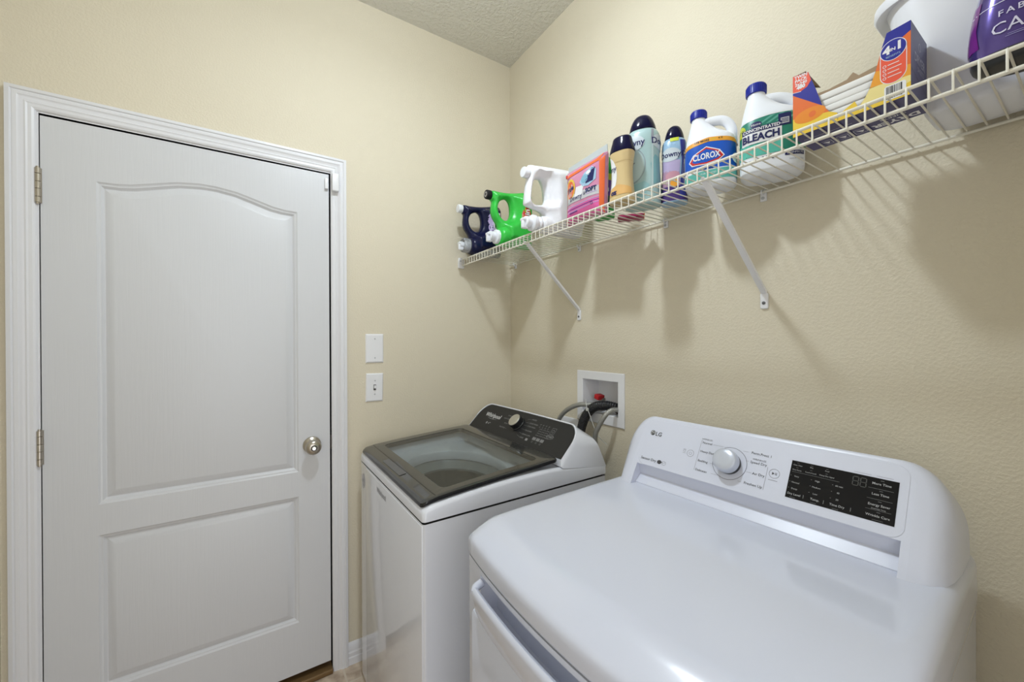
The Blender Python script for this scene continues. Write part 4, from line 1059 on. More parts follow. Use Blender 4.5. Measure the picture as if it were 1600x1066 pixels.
# ---- stand-up pouch
def pouch():
    xc = -0.262
    e = empty('detergent_pouch', (xc + 0.018, -0.807, ZD), R(-90), 'pink zip pouch of laundry pods with an orange border and red slider', 'pouch')
    e.scale = (0.97, 1, 1)
    out = [(-0.098, 0.002), (-0.03, 0.010), (0.04, 0.010), (0.092, 0.001), (0.096, 0.04), (0.0985, 0.12), (0.101, 0.203), (0.05, 0.201), (-0.093, 0.196), (-0.091, 0.12), (-0.094, 0.05)]
    b, Tf = pillow(out, [], 0.030, 0.085, lambda u, v, t: (u, t + 0.03, v), h=0.010)
    b.build('bag', mat('foil_pink', (0.60, 0.24, 0.38), 0.22, coat=0.5, bump=0.6, bscale=28), e, smooth=60)
    lb = MB(); a = Art(lambda u, v, l: (u, 0.03 - Tf((u, v)) - 0.0007 - l, v), lb, h=0.011, step=0.0003)
    a.poly([(-0.0935, 0.006), (-0.078, 0.012), (-0.080, 0.10), (-0.080, 0.172), (-0.090, 0.172)], 0, 1)
    a.poly([(0.080, 0.010), (0.092, 0.006), (0.098, 0.19), (0.082, 0.19)], 0, 1)
    a.poly([(-0.088, 0.163), (0.082, 0.176), (0.096, 0.198), (0.090, 0.1985), (0.07, 0.186), (-0.088, 0.174)], 0, 2)
    a.poly(rect(-0.076, 0.070, 0.080, 0.098), 1, 1)                       # pale band
    a.poly([(-0.03, 0.080), (0.005, 0.077), (0.02, 0.115), (-0.02, 0.118)], 6, 2)
    a.poly(rect(-0.076, 0.014, 0.080, 0.058), 2, 1)
    for k, v in enumerate((0.060, 0.052, 0.045)): a.poly([(-0.076, v - 0.006), (0.08, v), (0.08, v + 0.002), (-0.076, v - 0.003)], (7, 8, 7)[k], 2)
    a.poly(ell(-0.055, 0.120, 0.030, 0.036), 3, 2); a.poly(ell(-0.055, 0.118, 0.024, 0.030), 0, 3); a.poly([(-0.075, 0.075), (-0.05, 0.075), (-0.034, 0.14), (-0.058, 0.13)], 1, 3)
    a.text('Tide', -0.055, 0.118, 0.024, 4, 5, bold=0.035, rot=14, shear=0.2)
    a.poly([(-0.002, 0.128), (0.02, 0.155), (0.055, 0.166), (0.072, 0.152), (0.070, 0.120), (0.04, 0.106), (0.014, 0.110)], 5, 2)
    a.poly([(0.028, 0.115), (0.060, 0.118), (0.068, 0.160), (0.050, 0.160), (0.044, 0.140), (0.030, 0.140)], 4, 3); a.poly(ell(0.022, 0.134, 0.016, 0.014), 9, 3); a.poly(ell(0.040, 0.150, 0.011, 0.006), 6, 4)
    a.text('Downy', -0.022, 0.083, 0.022, 4, 5, bold=0.01); a.text('&', 0.022, 0.085, 0.016, 4, 5); a.text('SOFT', 0.050, 0.091, 0.019, 4, 5, bold=0.05)
    a.line(0.03, 0.081, 0.074, 0.081, 0.0022, 7, 4); a.line(-0.06, 0.036, -0.02, 0.039, 0.003, 8, 4); a.line(-0.06, 0.021, -0.01, 0.024, 0.003, 8, 4); a.ring(0.052, 0.046, 0.006, 0.005, 0.0015, 4, 4)
    lb.build('printed_front', [mat('ink_coral', (0.80, 0.15, 0.04), 0.3), I_SILVER, mat('ink_hot_pink', (0.75, 0.13, 0.38), 0.3), I_YELLOW, I_NAVY, I_SKY, I_WHITE, I_LILAC, I_PURPLE, mat('ink_sea', (0.20, 0.42, 0.55), 0.3)], e, smooth=60, recalc=False)
    z = MB(); z.tube([(-0.092, 0.027, 0.179), (0.0, 0.022, 0.187), (0.099, 0.027, 0.195)], 0.0022, 8, smooth=4); z.build('zip', mat('zip_clear', (0.72, 0.74, 0.76), 0.3), e)
    z = MB().rbox((-0.095, 0.016, 0.173), (-0.076, 0.030, 0.186), 0.003); zo = z.build('slider', mat('slider_red', (0.60, 0.02, 0.02), 0.3), e)
    hd = MB(); hd.loft([[(x, y, zz) for y, zz in ((0.0285, 0.188 + 0.006 * (x + 0.09) / 0.19), (0.0285, 0.215 + 0.012 * (x + 0.09) / 0.19), (0.0305, 0.215 + 0.012 * (x + 0.09) / 0.19), (0.0305, 0.188 + 0.006 * (x + 0.09) / 0.19))] for x in (-0.092, 0.0, 0.100)])
    hd.build('header', mat('header_clear', (0.66, 0.72, 0.74), 0.25, trans=0.35), e)
pouch()

# ---- superellipse bottles
def sell(a, b, n, cx, cy, z, N=48):
    o = []
    for i in range(N):
        t = 2 * math.pi * i / N; c, s = math.cos(t), math.sin(t)
        o.append((cx + a * math.copysign(abs(c) ** (2 / n), c), cy + b * math.copysign(abs(s) ** (2 / n), s), z))
    return o
class Bottle:
    """sections: (z, a, b, n, cx); front of the label faces local -y"""
    def __init__(s, secs): s.secs = secs
    def sec(s, z):
        S_ = s.secs
        if z <= S_[0][0]: return S_[0]
        for p, q in zip(S_, S_[1:]):
            if z <= q[0]:
                t = (z - p[0]) / (q[0] - p[0]); return tuple(p[i] + (q[i] - p[i]) * t for i in range(5))
        return S_[-1]
    def fine(s, k=5):
        """Catmull-Rom through the sections"""
        P = s.secs; o = []
        for i in range(len(P) - 1):
            p0, p1, p2, p3 = P[max(i - 1, 0)], P[i], P[i + 1], P[min(i + 2, len(P) - 1)]
            for j in range(k):
                t = j / k
                o.append(tuple(0.5 * ((2 * p1[q]) + (-p0[q] + p2[q]) * t + (2 * p0[q] - 5 * p1[q] + 4 * p2[q] - p3[q]) * t * t + (-p0[q] + 3 * p1[q] - 3 * p2[q] + p3[q]) * t ** 3) for q in range(5)))
        o.append(P[-1])
        o2 = []
        for q in o:
            if o2 and q[0] <= o2[-1][0]: continue
            o2.append(q)
        return o2
    def mesh(s, mb, mi=0):
        s.secs = s.fine()
        mb.loft([sell(a, b, n, cx, 0, z) for z, a, b, n, cx in s.secs], mi); return mb
    def surf(s, u, v, l):
        z, a, b, n, cx = s.sec(v)
        # walk the perimeter from the front centre by arc length u
        N = 80; px, py = 0.0, -b; L = 0.0; sg = 1 if u >= 0 else -1; u = abs(u); t = -math.pi / 2
        for i in range(N):
            t2 = -math.pi / 2 + math.pi * (i + 1) / N
            c, q = math.cos(t2), math.sin(t2)
            x = a * math.copysign(abs(c) ** (2 / n), c); y = b * math.copysign(abs(q) ** (2 / n), q)
            d = math.hypot(x - px, y - py)
            if L + d >= u or i == N - 1:
                k = (u - L) / d if d > 0 else 0; dx, dy = (x - px), (y - py); m = math.hypot(dx, dy) or 1
                X, Y = px + dx * k, py + dy * k
                return (cx + sg * (X + dy / m * (l + 0.0005)), Y - dx / m * (l + 0.0005), v)
            L += d; px, py = x, y

def bleach(loc, rz, k, label, art, mats, capm, hook):
    e = empty('bleach_jug', loc, rz, label, 'bleach jug', 'bleach jugs')
    bt = Bottle([(z * k, a * k, b * k, n, cx * k) for z, a, b, n, cx in ((0.0, 0.052, 0.036, 3, 0), (0.002, 0.058, 0.042, 3, 0), (0.008, 0.064, 0.047, 3.2, 0), (0.02, 0.067, 0.050, 3.4, 0), (0.09, 0.067, 0.050, 3.4, 0), (0.125, 0.066, 0.049, 3.2, 0), (0.143, 0.063, 0.046, 3, -0.0015), (0.157, 0.0545, 0.040, 2.7, -0.008), (0.172, 0.042, 0.033, 2.4, -0.018), (0.188, 0.0315, 0.027, 2.2, -0.025), (0.204, 0.0225, 0.0215, 2, -0.030), (0.214, 0.0195, 0.0195, 2, -0.0315), (0.222, 0.0185, 0.0185, 2, -0.032))])
    b = MB(); bt.mesh(b)
    H_ = hook
    b.tube([(x * k, 0, z * k) for x, z in H_], [0.0125 * k, 0.0130 * k] + [0.0132 * k] * (len(H_) - 4) + [0.014 * k, 0.017 * k], 16, smooth=6)
    b.build('body', M_WIREGREY, e, smooth=60)
    c = MB(); c.lathe([(0.0215 * k, 0.216 * k), (0.0225 * k, 0.217 * k), (0.0222 * k, 0.237 * k), (0.0205 * k, 0.240 * k), (0.01 * k, 0.2405 * k)], (-0.032 * k, 0, 0), 'z', 32)
    for i in range(32):
        a_ = 2 * math.pi * i / 32; x, y = -0.032 * k + 0.0224 * k * math.cos(a_), 0.0224 * k * math.sin(a_)
        c.tube([(x, y, 0.219 * k), (x, y, 0.236 * k)], 0.0007 * k, 5)
    c.build('cap', capm, e)
    lb = MB(); a = Art(bt.surf, lb, h=0.010, step=0.00025); art(a, k)
    lb.build('label', mats, e, smooth=60, recalc=False)
    return e
class Shift:
    """scales artwork about a point"""
    def __init__(s, a, dx, cy, f): s.a, s.dx, s.cy, s.f = a, dx, cy, f
    def poly(s, pts, mi, layer=1): s.a.poly([(x * s.f + s.dx, s.cy + (y - s.cy) * s.f) for x, y in pts], mi, layer)
    def text(s, t, x, y, size, mi, layer=3, **k): s.a.text(t, x * s.f + s.dx, s.cy + (y - s.cy) * s.f, size * s.f, mi, layer, **k)
def art_clorox(a, k):
    w = 0.100 * k
    a.poly(rect(-w, 0.030 * k, w, 0.128 * k), 1, 0)                       # blue field
    a.poly(rect(-w, 0.020 * k, w, 0.048 * k), 2, 1)                       # green-teal foot
    a.poly([(-w, 0.018 * k), (-w, 0.036 * k), (-0.03 * k, 0.044 * k), (0.05 * k, 0.046 * k), (w, 0.040 * k), (w, 0.018 * k)], 3, 2)
    a.poly([(-w, 0.112 * k), (0, 0.126 * k), (w, 0.112 * k), (w, 0.124 * k), (0, 0.139 * k), (-w, 0.124 * k)], 4, 2)   # amber band
    a.text('33% MORE', -0.018 * k, 0.1305 * k, 0.0085 * k, 8, 4, bold=0.02); a.text('USES', 0.012 * k, 0.1308 * k, 0.006 * k, 9, 4); a.text('4 X', 0.030 * k, 0.1298 * k, 0.0075 * k, 8, 4, bold=0.02)
    cy = 0.086 * k; a_, a = a, Shift(a, -0.006 * k, cy, 0.80)
    a.poly([(-0.054 * k, cy - 0.012 * k), (-0.040 * k, cy + 0.010 * k), (0.0, cy + 0.031 * k), (0.040 * k, cy + 0.012 * k), (0.054 * k, cy - 0.008 * k), (0.040 * k, cy - 0.020 * k), (0.0, cy - 0.027 * k), (-0.045 * k, cy - 0.024 * k)], 5, 4)
    a.poly([(-0.058 * k, cy - 0.012 * k), (-0.043 * k, cy + 0.012 * k), (0.0, cy + 0.0345 * k), (0.043 * k, cy + 0.014 * k), (0.058 * k, cy - 0.008 * k), (0.042 * k, cy - 0.0225 * k), (0.0, cy - 0.030 * k), (-0.047 * k, cy - 0.027 * k)], 6, 3)
    a.poly([(-0.046 * k, cy - 0.012 * k), (-0.034 * k, cy + 0.008 * k), (0.0, cy + 0.025 * k), (0.034 * k, cy + 0.010 * k), (0.046 * k, cy - 0.008 * k), (0.034 * k, cy - 0.016 * k), (0.0, cy - 0.022 * k), (-0.037 * k, cy - 0.019 * k)], 1, 5)
    a.text('CLOROX', 0.0, cy - 0.001 * k, 0.030 * k, 6, 7, bold=0.03, sx=0.70)
    a = a_
    a.text('MULTI-USE', -0.012 * k, 0.050 * k, 0.010 * k, 8, 6); a.poly(ell(0.075 * k, 0.072 * k, 0.016 * k, 0.014 * k), 6, 3); a.text('99', 0.072 * k, 0.072 * k, 0.014 * k, 8, 6)
    a.text('FOR WHITES', 0.0, 0.036 * k, 0.007 * k, 7, 6)
HK1 = [(-0.034, 0.196), (-0.018, 0.2025), (0.006, 0.2035), (0.030, 0.199), (0.046, 0.186), (0.0545, 0.166), (0.0545, 0.142), (0.053, 0.120)]
bleach((-0.122, -1.194, ZD + 0.0005), R(-90 + 24), 0.935, 'half-gallon bleach jug with a blue label and red diamond emblem', art_clorox, [I_BLUE, mat('label_blue', (0.008, 0.09, 0.50), 0.3), I_WHITE, mat('label_teal', (0.10, 0.42, 0.36), 0.35), mat('label_amber', (0.78, 0.36, 0.04), 0.35), I_RED, I_WHITE, I_WHITE, I_BLACK, I_LIME], M_BLUECAP, HK1)
def art_bleach(a, k):
    w = 0.100 * k
    a.poly([(-w, 0.045 * k), (w, 0.045 * k), (w, 0.132 * k), (0, 0.138 * k), (-w, 0.132 * k)], 0, 0)
    a.poly(rect(-w, 0.045 * k, -0.045 * k, 0.078 * k), 2, 1); a.poly(rect(-0.05 * k, 0.045 * k, 0.02 * k, 0.074 * k), 2, 1)
    a.poly([(-w, 0.132 * k), (0, 0.138 * k), (w, 0.132 * k), (w, 0.135 * k), (0, 0.142 * k), (-w, 0.136 * k)], 1, 2)
    a.poly(ell(-0.070 * k, 0.116 * k, 0.017 * k, 0.015 * k), 3, 2); a.text('WOW', -0.070 * k, 0.116 * k, 0.010 * k, 6, 4)
    for i in range(4): a.poly([(-0.03 * k + i * 0.02 * k, 0.118 * k), (0.0 + i * 0.02 * k, 0.136 * k), (0.010 * k + i * 0.02 * k, 0.136 * k), (-0.022 * k + i * 0.02 * k, 0.118 * k)], 7, 2)
    a.poly(rect(-0.062 * k, 0.076 * k, 0.022 * k, 0.115 * k), 1, 3)
    a.poly(rect(-0.062 * k, 0.1035 * k, 0.022 * k, 0.115 * k), 4, 4); a.text('CONCENTRATED', -0.020 * k, 0.1092 * k, 0.0105 * k, 1, 6, bold=0.03, sx=0.92)
    a.text('BLEACH', -0.021 * k, 0.0895 * k, 0.0235 * k, 4, 6, bold=0.04, sx=0.92)
    a.poly(ell(-0.030 * k, 0.1215 * k, 0.012 * k, 0.0075 * k), 4, 4); a.text('Home', -0.030 * k, 0.1215 * k, 0.008 * k, 1, 6)
    a.poly(rect(0.015 * k, 0.104 * k, 0.040 * k, 0.133 * k), 4, 3); a.poly(rect(0.0195 * k, 0.108 * k, 0.036 * k, 0.122 * k), 8, 4); a.line(0.021 * k, 0.1185 * k, 0.0345 * k, 0.1185 * k, 0.0016 * k, 4, 5); a.line(0.021 * k, 0.115 * k, 0.0345 * k, 0.115 * k, 0.0016 * k, 4, 5); a.line(0.021 * k, 0.1115 * k, 0.0345 * k, 0.1115 * k, 0.0016 * k, 4, 5)
    a.poly(rect(0.028 * k, 0.032 * k, 0.070 * k, 0.041 * k), 4, 2); a.text('DISINFECTS', 0.049 * k, 0.0365 * k, 0.0065 * k, 1, 4); a.text('2.5 QT', -0.002 * k, 0.036 * k, 0.011 * k, 6, 3, bold=0.02); a.text('64 FL OZ', -0.040 * k, 0.034 * k, 0.0075 * k, 5, 3); a.text('MADE IN USA', 0.052 * k, 0.022 * k, 0.005 * k, 5, 3)
HK2 = [(-0.036, 0.198), (-0.016, 0.199), (0.012, 0.195), (0.036, 0.184), (0.052, 0.168), (0.0575, 0.148), (0.055, 0.128)]
bleach((-0.076, -1.326, ZD + 0.0005), R(-90 + 22), 1.02, 'larger bleach jug with a green label beside the box of dryer sheets', art_bleach, [I_GREEN, I_WHITE, I_TEAL, I_LIME, I_NAVY, I_GREY, I_BLACK, mat('label_green_stripe', (0.12, 0.40, 0.32), 0.35), I_SILVER], M_BLUECAP, HK2)

# ---- scent booster bottles with navy caps
def booster(loc, rz, Hh, a0, b0, body, label, art, mats, style):
    e = empty('scent_booster_bottle', loc, rz, label, 'bottle', 'navy-capped scent booster bottles')
    if style == 'waist':
        secs = [(0, 0.80, 0.80, 2.6, 0), (0.006, 0.97, 0.97, 2.6, 0), (0.03, 1.0, 1.0, 2.6, 0), (0.10, 0.97, 0.97, 2.5, 0), (0.22, 0.88, 0.90, 2.4, 0), (0.38, 0.80, 0.86, 2.4, 0), (0.52, 0.80, 0.86, 2.4, 0), (0.64, 0.86, 0.92, 2.4, 0), (0.72, 0.93, 0.97, 2.4, 0), (0.76, 0.95, 0.97, 2.4, 0)]
        cap = [(0.755, 0.97, 1.0), (0.765, 1.0, 1.03), (0.80, 0.98, 1.0), (0.86, 0.90, 0.93), (0.93, 0.80, 0.82), (0.975, 0.74, 0.74), (0.995, 0.66, 0.64), (1.0, 0.50, 0.45)]
    else:
        secs = [(0, 0.82, 0.80, 2.8, 0), (0.006, 0.97, 0.97, 2.8, 0), (0.03, 1.0, 1.0, 2.8, 0), (0.2, 0.98, 0.98, 2.6, 0), (0.4, 0.92, 0.94, 2.5, 0), (0.55, 0.92, 0.94, 2.5, 0), (0.68, 0.96, 0.97, 2.4, 0), (0.76, 0.92, 0.92, 2.3, 0), (0.80, 0.82, 0.84, 2.2, 0), (0.825, 0.70, 0.76, 2.1, 0)]
        cap = [(0.815, 0.72, 0.84), (0.825, 0.74, 0.86), (0.87, 0.70, 0.82), (0.93, 0.58, 0.70), (0.97, 0.44, 0.54), (0.993, 0.26, 0.32), (1.0, 0.08, 0.10)]
    bt = Bottle([(z * Hh, a * a0, b * b0, n, 0) for z, a, b, n, _ in secs])
    mb = MB(); bt.mesh(mb); mb.build('body', body, e, smooth=60)
    c = Bottle([(z * Hh, a * a0, b * b0, 2.2, 0) for z, a, b in cap]); mb = MB(); c.mesh(mb)
    mb.build('cap', M_NAVYCAP, e, smooth=60)
    lb = MB(); a = Art(bt.surf, lb, h=0.008, step=0.0002); art(a, Hh, a0)
    lb.build('label', mats, e, smooth=60, recalc=False)
    return e
def downy(a, x, y, s, mi_plate, mi_ink, sw=1.0):
    a.poly(ell(x, y, s * 1.0 * sw, s * 0.66), mi_plate, 3); a.text('Downy', x, y, s * 0.72, mi_ink, 5, bold=0.02, sx=0.95)
def art_tan(a, H_, w):
    a.poly(ell(-w * 0.98, H_ * 0.40, 0.034, 0.060), 0, 1); downy(a, -w * 0.92, H_ * 0.51, 0.030, 0, 1)
    a.poly(rect(-w * 1.6, H_ * 0.10, w * 1.1, H_ * 0.19), 2, 1); a.poly([(-w * 1.1, H_ * 0.19), (0, H_ * 0.26), (w * 1.0, H_ * 0.20), (w * 1.0, H_ * 0.10), (-w * 1.1, H_ * 0.10)], 2, 2)
    a.text('oz', -w * 0.35, H_ * 0.145, 0.020, 1, 5, bold=0.06); a.line(-w * 1.3, H_ * 0.60, w * 1.2, H_ * 0.60, 0.0012, 3, 1); a.poly(ell(-w * 1.0, H_ * 0.34, 0.014, 0.02), 4, 4)
booster((-0.250, -0.996, ZD + 0.0005), R(-90 + 10), 0.196, 0.0385, 0.028, mat('bottle_tan', (0.62, 0.47, 0.24), 0.3), 'small tan scent booster bottle with a navy cap at the shelf front', art_tan, [I_WHITE, I_NAVY, mat('ink_apricot', (0.68, 0.40, 0.14), 0.35), mat('ink_sand', (0.50, 0.36, 0.17), 0.35), I_SILVER], 'waist')
def art_aqua(a, H_, w):
    downy(a, -w * 0.45, H_ * 0.66, 0.036, 0, 1); downy(a, w * 1.28, H_ * 0.66, 0.036, 0, 1)
    a.ring(-w * 0.55, H_ * 0.42, 0.044, 0.055, 0.0016, 2, 2); a.poly(ell(-w * 0.55, H_ * 0.42, 0.040, 0.051), 3, 1); a.line(-w * 0.8, H_ * 0.43, -w * 0.3, H_ * 0.45, 0.004, 4, 3)
    a.poly([(w * 0.55, H_ * 0.42), (w * 0.8, H_ * 0.52), (w * 1.5, H_ * 0.46), (w * 1.5, H_ * 0.25), (w * 0.7, H_ * 0.2)], 5, 1); a.poly([(-w * 0.9, H_ * 0.18), (w * 0.2, H_ * 0.24), (w * 0.5, H_ * 0.20), (w * 0.2, H_ * 0.05), (-w * 0.9, H_ * 0.05)], 6, 1)
    a.poly(rect(w * 0.58, H_ * 0.66, w * 0.72, H_ * 0.80, 0.002), 7, 1); a.poly(rect(w * 0.60, H_ * 0.02, w * 0.70, H_ * 0.66, 0.002), 3, 2)
    a.poly(ell(w * 1.35, H_ * 0.16, 0.018, 0.024), 5, 2)
booster((-0.168, -1.005, ZD + 0.0005), R(-90 + 28), 0.280, 0.0530, 0.041, mat('bottle_aqua', (0.37, 0.52, 0.52), 0.28), 'tall pale aqua scent booster bottle with a navy cap', art_aqua, [I_PLATE, I_NAVY, I_GREY, mat('ink_pale_aqua', (0.48, 0.60, 0.60), 0.3), I_GREY, mat('ink_deep_aqua', (0.20, 0.42, 0.46), 0.3), mat('ink_mid_aqua', (0.28, 0.48, 0.50), 0.3), I_GREY], 'tall')
def art_blue(a, H_, w):
    a.poly(rect(-w * 1.5, H_ * 0.02, w * 1.75, H_ * 0.20), 5, 0); a.poly([(-w * 1.3, H_ * 0.2), (w * 0.5, H_ * 0.2), (w * 0.4, H_ * 0.38), (-w * 1.3, H_ * 0.42)], 2, 1); a.poly([(-w * 1.2, H_ * 0.40), (w * 0.4, H_ * 0.36), (w * 0.5, H_ * 0.52), (-w * 1.2, H_ * 0.55)], 3, 1)
    a.poly([(w * 0.4, H_ * 0.05), (w * 0.9, H_ * 0.05), (w * 0.9, H_ * 0.78), (w * 0.45, H_ * 0.78), (w * 0.6, H_ * 0.5)], 4, 2)
    a.poly(ell(w * 1.35, H_ * 0.36, 0.026, 0.070), 0, 2)
    downy(a, -w * 0.30, H_ * 0.60, 0.030, 0, 1); downy(a, w * 1.35, H_ * 0.60, 0.028, 0, 1, 0.8)
    a.poly(rect(-w * 0.28, H_ * 0.765, w * 0.36, H_ * 0.845), 6, 3); a.poly(ell(-w * 0.1, H_ * 0.33, 0.02, 0.014), 7, 2); a.poly(ell(w * 0.05, H_ * 0.24, 0.012, 0.012), 8, 2)
booster((-0.110, -1.074, ZD + 0.0005), R(-90 + 32), 0.235, 0.0370, 0.030, mat('bottle_blue_floral', (0.30, 0.46, 0.62), 0.28), 'blue and purple scent booster bottle with a lime tag under its navy cap', art_blue, [I_PLATE, I_NAVY, mat('ink_mauve', (0.42, 0.26, 0.36), 0.3), mat('ink_lavender', (0.45, 0.38, 0.58), 0.3), mat('ink_royal', (0.03, 0.04, 0.26), 0.3), mat('ink_plum', (0.06, 0.03, 0.16), 0.3), I_LIME, mat('ink_rose', (0.55, 0.28, 0.34), 0.3), I_AMBER], 'tall')
# green/purple bottle behind the tan one
def art_greenbottle(a, H_, w):
    a.poly(rect(-w * 1.5, H_ * 0.60, w * 1.5, H_ * 0.70), 0, 1); a.poly(rect(-w * 1.5, H_ * 0.34, w * 1.5, H_ * 0.60), 1, 1); a.poly(rect(-w * 1.5, H_ * 0.16, w * 1.5, H_ * 0.34), 2, 1)
    a.text('Gain', 0, H_ * 0.46, 0.03, 3, 3, bold=0.03)
gb = booster((-0.185, -0.862, ZD + 0.0005), R(-90 + 12), 0.200, 0.034, 0.026, mat('bottle_green', (0.02, 0.33, 0.05), 0.3), 'green scent booster bottle with a purple band half hidden behind the tan bottle', art_greenbottle, [I_LIME, mat('ink_violet', (0.14, 0.06, 0.36), 0.3), mat('ink_forest', (0.03, 0.12, 0.06), 0.3), I_WHITE], 'waist')
for ch in gb.children:
    if ch.name.startswith('cap'): ch.data.materials[0] = mat('cap_green', (0.03, 0.50, 0.06), 0.3)
# flat pouch lying on the deck behind the bottles
fp = MB(); fp.loft([rr_loop(-0.042 + i, 0.042 - i, -0.030 + i, 0.030 - i, 0.006, 4, z, 4) for z, i in ((0.0, 0.003), (0.002, 0.0), (0.008, 0.0), (0.011, 0.004))])
for o_ in (tag(fp.build('flat_pouch', mat('foil_crimson', (0.36, 0.03, 0.10), 0.3), loc=(-0.105, -0.905, ZD + 0.0008)), 'crimson packet lying flat on the shelf behind the tan bottle', 'pouch'),): o_.rotation_euler = (0, 0, R(-50))
ed = MB(); ed.rbox((0.0415, -0.030, 0.0005), (0.0440, 0.030, 0.010), 0.001); ed.build('edge_band', I_ORANGE, o_)

# ---- torn box of dryer sheets
def sheet_box():
    x0, x1, y0, y1, h = 0.0, 0.100, 0.0, 0.171, 0.1225        # depth, length along -Y
    e = empty('dryer_sheet_box', (-0.2625, -1.4470, ZD + 0.0006), R(-90), 'torn open cardboard box of dryer sheets with orange and navy print', 'box')
    # local: u right (0..0.171), y back (0..0.1), z up
    Lx = 0.171; Dy = 0.100; t = 0.0009
    card = mat('cardboard', (0.36, 0.25, 0.15), 0.7); navy = mat('box_navy', (0.050, 0.048, 0.165), 0.4); navyside = mat('box_slate', (0.10, 0.10, 0.21), 0.4)
    left = [(0, 0.0), (0.171, 0.0), (0.171, h), (0.141, 0.1195), (0.135, 0.0985), (0.130, 0.0765), (0.125, 0.0575), (0.120, 0.0405), (0.113, 0.0245), (0.106, 0.0145), (0.102, 0.0135), (0.098, 0.0245), (0.085, 0.0175), (0.074, 0.0105), (0.0725, 0.0165), (0.060, 0.0245), (0.049, 0.0415), (0.038, 0.0805), (0.026, 0.1185), (0.0, h)]
    b = MB(); n = len(left)
    b.loft([[(u, 0.0, v) for u, v in left], [(u, t, v) for u, v in left]])
    b.m[-1] = 1
    b.f.pop(); b.m.pop(); b.f.pop(); b.m.pop()
    vv, ff = cdt(left, 0.03)
    b.add([(u, 0.0, v) for u, v in vv], ff, 0); b.add([(u, t, v) for u, v in vv], ff, 1)
    a = Art(lambda u, v, l: (u, -l, v), b, h=0.03, step=0.00015)
    clipl = [p for p in left]
    # left part art
    a.poly([(0, 0), (0.0725, 0.0), (0.0725, 0.0165), (0.060, 0.0245), (0.0, 0.036)], 2, 1)
    a.poly([(0.0, 0.036), (0.060, 0.0245), (0.049, 0.0414), (0.0, 0.0846)], 3, 1)
    a.poly(ell(0.0285, 0.0335, 0.0260, 0.0135), 4, 2); a.poly(ell(0.033, 0.033, 0.006, 0.006, 20), 3, 3)
    a.poly([(0.0, 0.0846), (0.049, 0.0415), (0.038, 0.0805), (0.0268, 0.1160), (0.014, 0.0862), (0.0, 0.0892)], 5, 2)
    a.poly([(0.0, 0.0896), (0.014, 0.0866), (0.0245, 0.0905), (0.0312, 0.1000), (0.0262, 0.1180), (0.0, 0.1221)], 6, 3); a.line(0.0, 0.0890, 0.014, 0.0860, 0.0009, 7, 4)
    for k_, tx in enumerate(('TWIN', 'PACK', '2x240')): a.text(tx, 0.0140, 0.1165 - 0.0072 * k_, 0.0082, 7, 5, bold=0.03)
    a.text('480', 0.0140, 0.0953, 0.0095, 7, 5, bold=0.06)
    # right part art
    a.poly([(0.0725, 0.0), (0.171, 0.0), (0.171, 0.033), (0.1185, 0.0365), (0.113, 0.0245), (0.106, 0.0145), (0.102, 0.0135), (0.098, 0.0245), (0.085, 0.0175), (0.074, 0.0105)], 2, 1)
    a.poly([(0.104, 0.004), (0.130, 0.008), (0.171, 0.022), (0.171, 0.032), (0.13, 0.036), (0.1185, 0.036), (0.113, 0.0245), (0.107, 0.0145)], 9, 2)
    a.poly([(0.1187, 0.037), (0.171, 0.032), (0.171, 0.050), (0.127, 0.062), (0.125, 0.0575), (0.120, 0.0405)], 8, 2)
    a.poly([(0.1265, 0.062), (0.171, 0.050), (0.171, 0.107), (0.1413, 0.1193), (0.135, 0.0985), (0.130, 0.0765)], 3, 2)
    a.poly([(0.1412, 0.1193), (0.171, h - 0.0003), (0.171, 0.106), (0.152, 0.0955), (0.1347, 0.0972)], 5, 3)
    a.poly(rect(0.1325, 0.030, 0.1665, 0.100, 0.0165, 8), 7, 4); a.poly(rect(0.1335, 0.031, 0.1655, 0.099, 0.0158, 8), 6, 5)
    a.poly(ell(0.1495, 0.0865, 0.0170, 0.0175), 7, 6); a.poly(ell(0.1495, 0.0865, 0.0160, 0.0165), 5, 7)
    a.text('4', 0.1412, 0.0875, 0.0185, 7, 9, bold=0.05); a.text('IN', 0.1490, 0.0868, 0.0072, 7, 9, bold=0.03); a.text('1', 0.1572, 0.0895, 0.0185, 7, 9, bold=0.05); a.text('BENEFITS', 0.1495, 0.0765, 0.0045, 10, 9)
    for k_ in range(4):
        a.ring(0.1385, 0.0625 - 0.0068 * k_, 0.0024, 0.0024, 0.0008, 7, 8, n=18); a.line(0.1425, 0.0628 - 0.0068 * k_, 0.157 + (0.003 if k_ % 2 else 0), 0.0628 - 0.0068 * k_, 0.0012, 7, 8)
    a.poly(rect(0.138, 0.003, 0.1655, 0.028, 0.004), 7, 4)
    xb = 0.1405
    while xb < 0.1615:
        w_ = random.choice((0.0006, 0.0011, 0.0017)); a.poly(rect(xb, 0.005, xb + w_, 0.026), 11, 5); xb += w_ + random.choice((0.0007, 0.0012))
    fr = b.build('front_panel', [navy, card, I_YELLOW, mat('box_orange', (0.72, 0.15, 0.03), 0.35), mat('box_tangerine', (0.75, 0.24, 0.02), 0.35), mat('box_royal', (0.018, 0.022, 0.28), 0.35), mat('box_coral', (0.78, 0.10, 0.05), 0.35), I_WHITE, I_AMBER, mat('box_lemon', (0.80, 0.68, 0.28), 0.35), I_SKY, I_BLACK], e, smooth=0, recalc=False)
    # bottom, ends, back
    b = MB(); b.box((0, t, 0), (Lx, Dy, t), 0)
    a = Art(lambda u, v, l: (u, v, -l), b, h=0.05, step=0.00015)
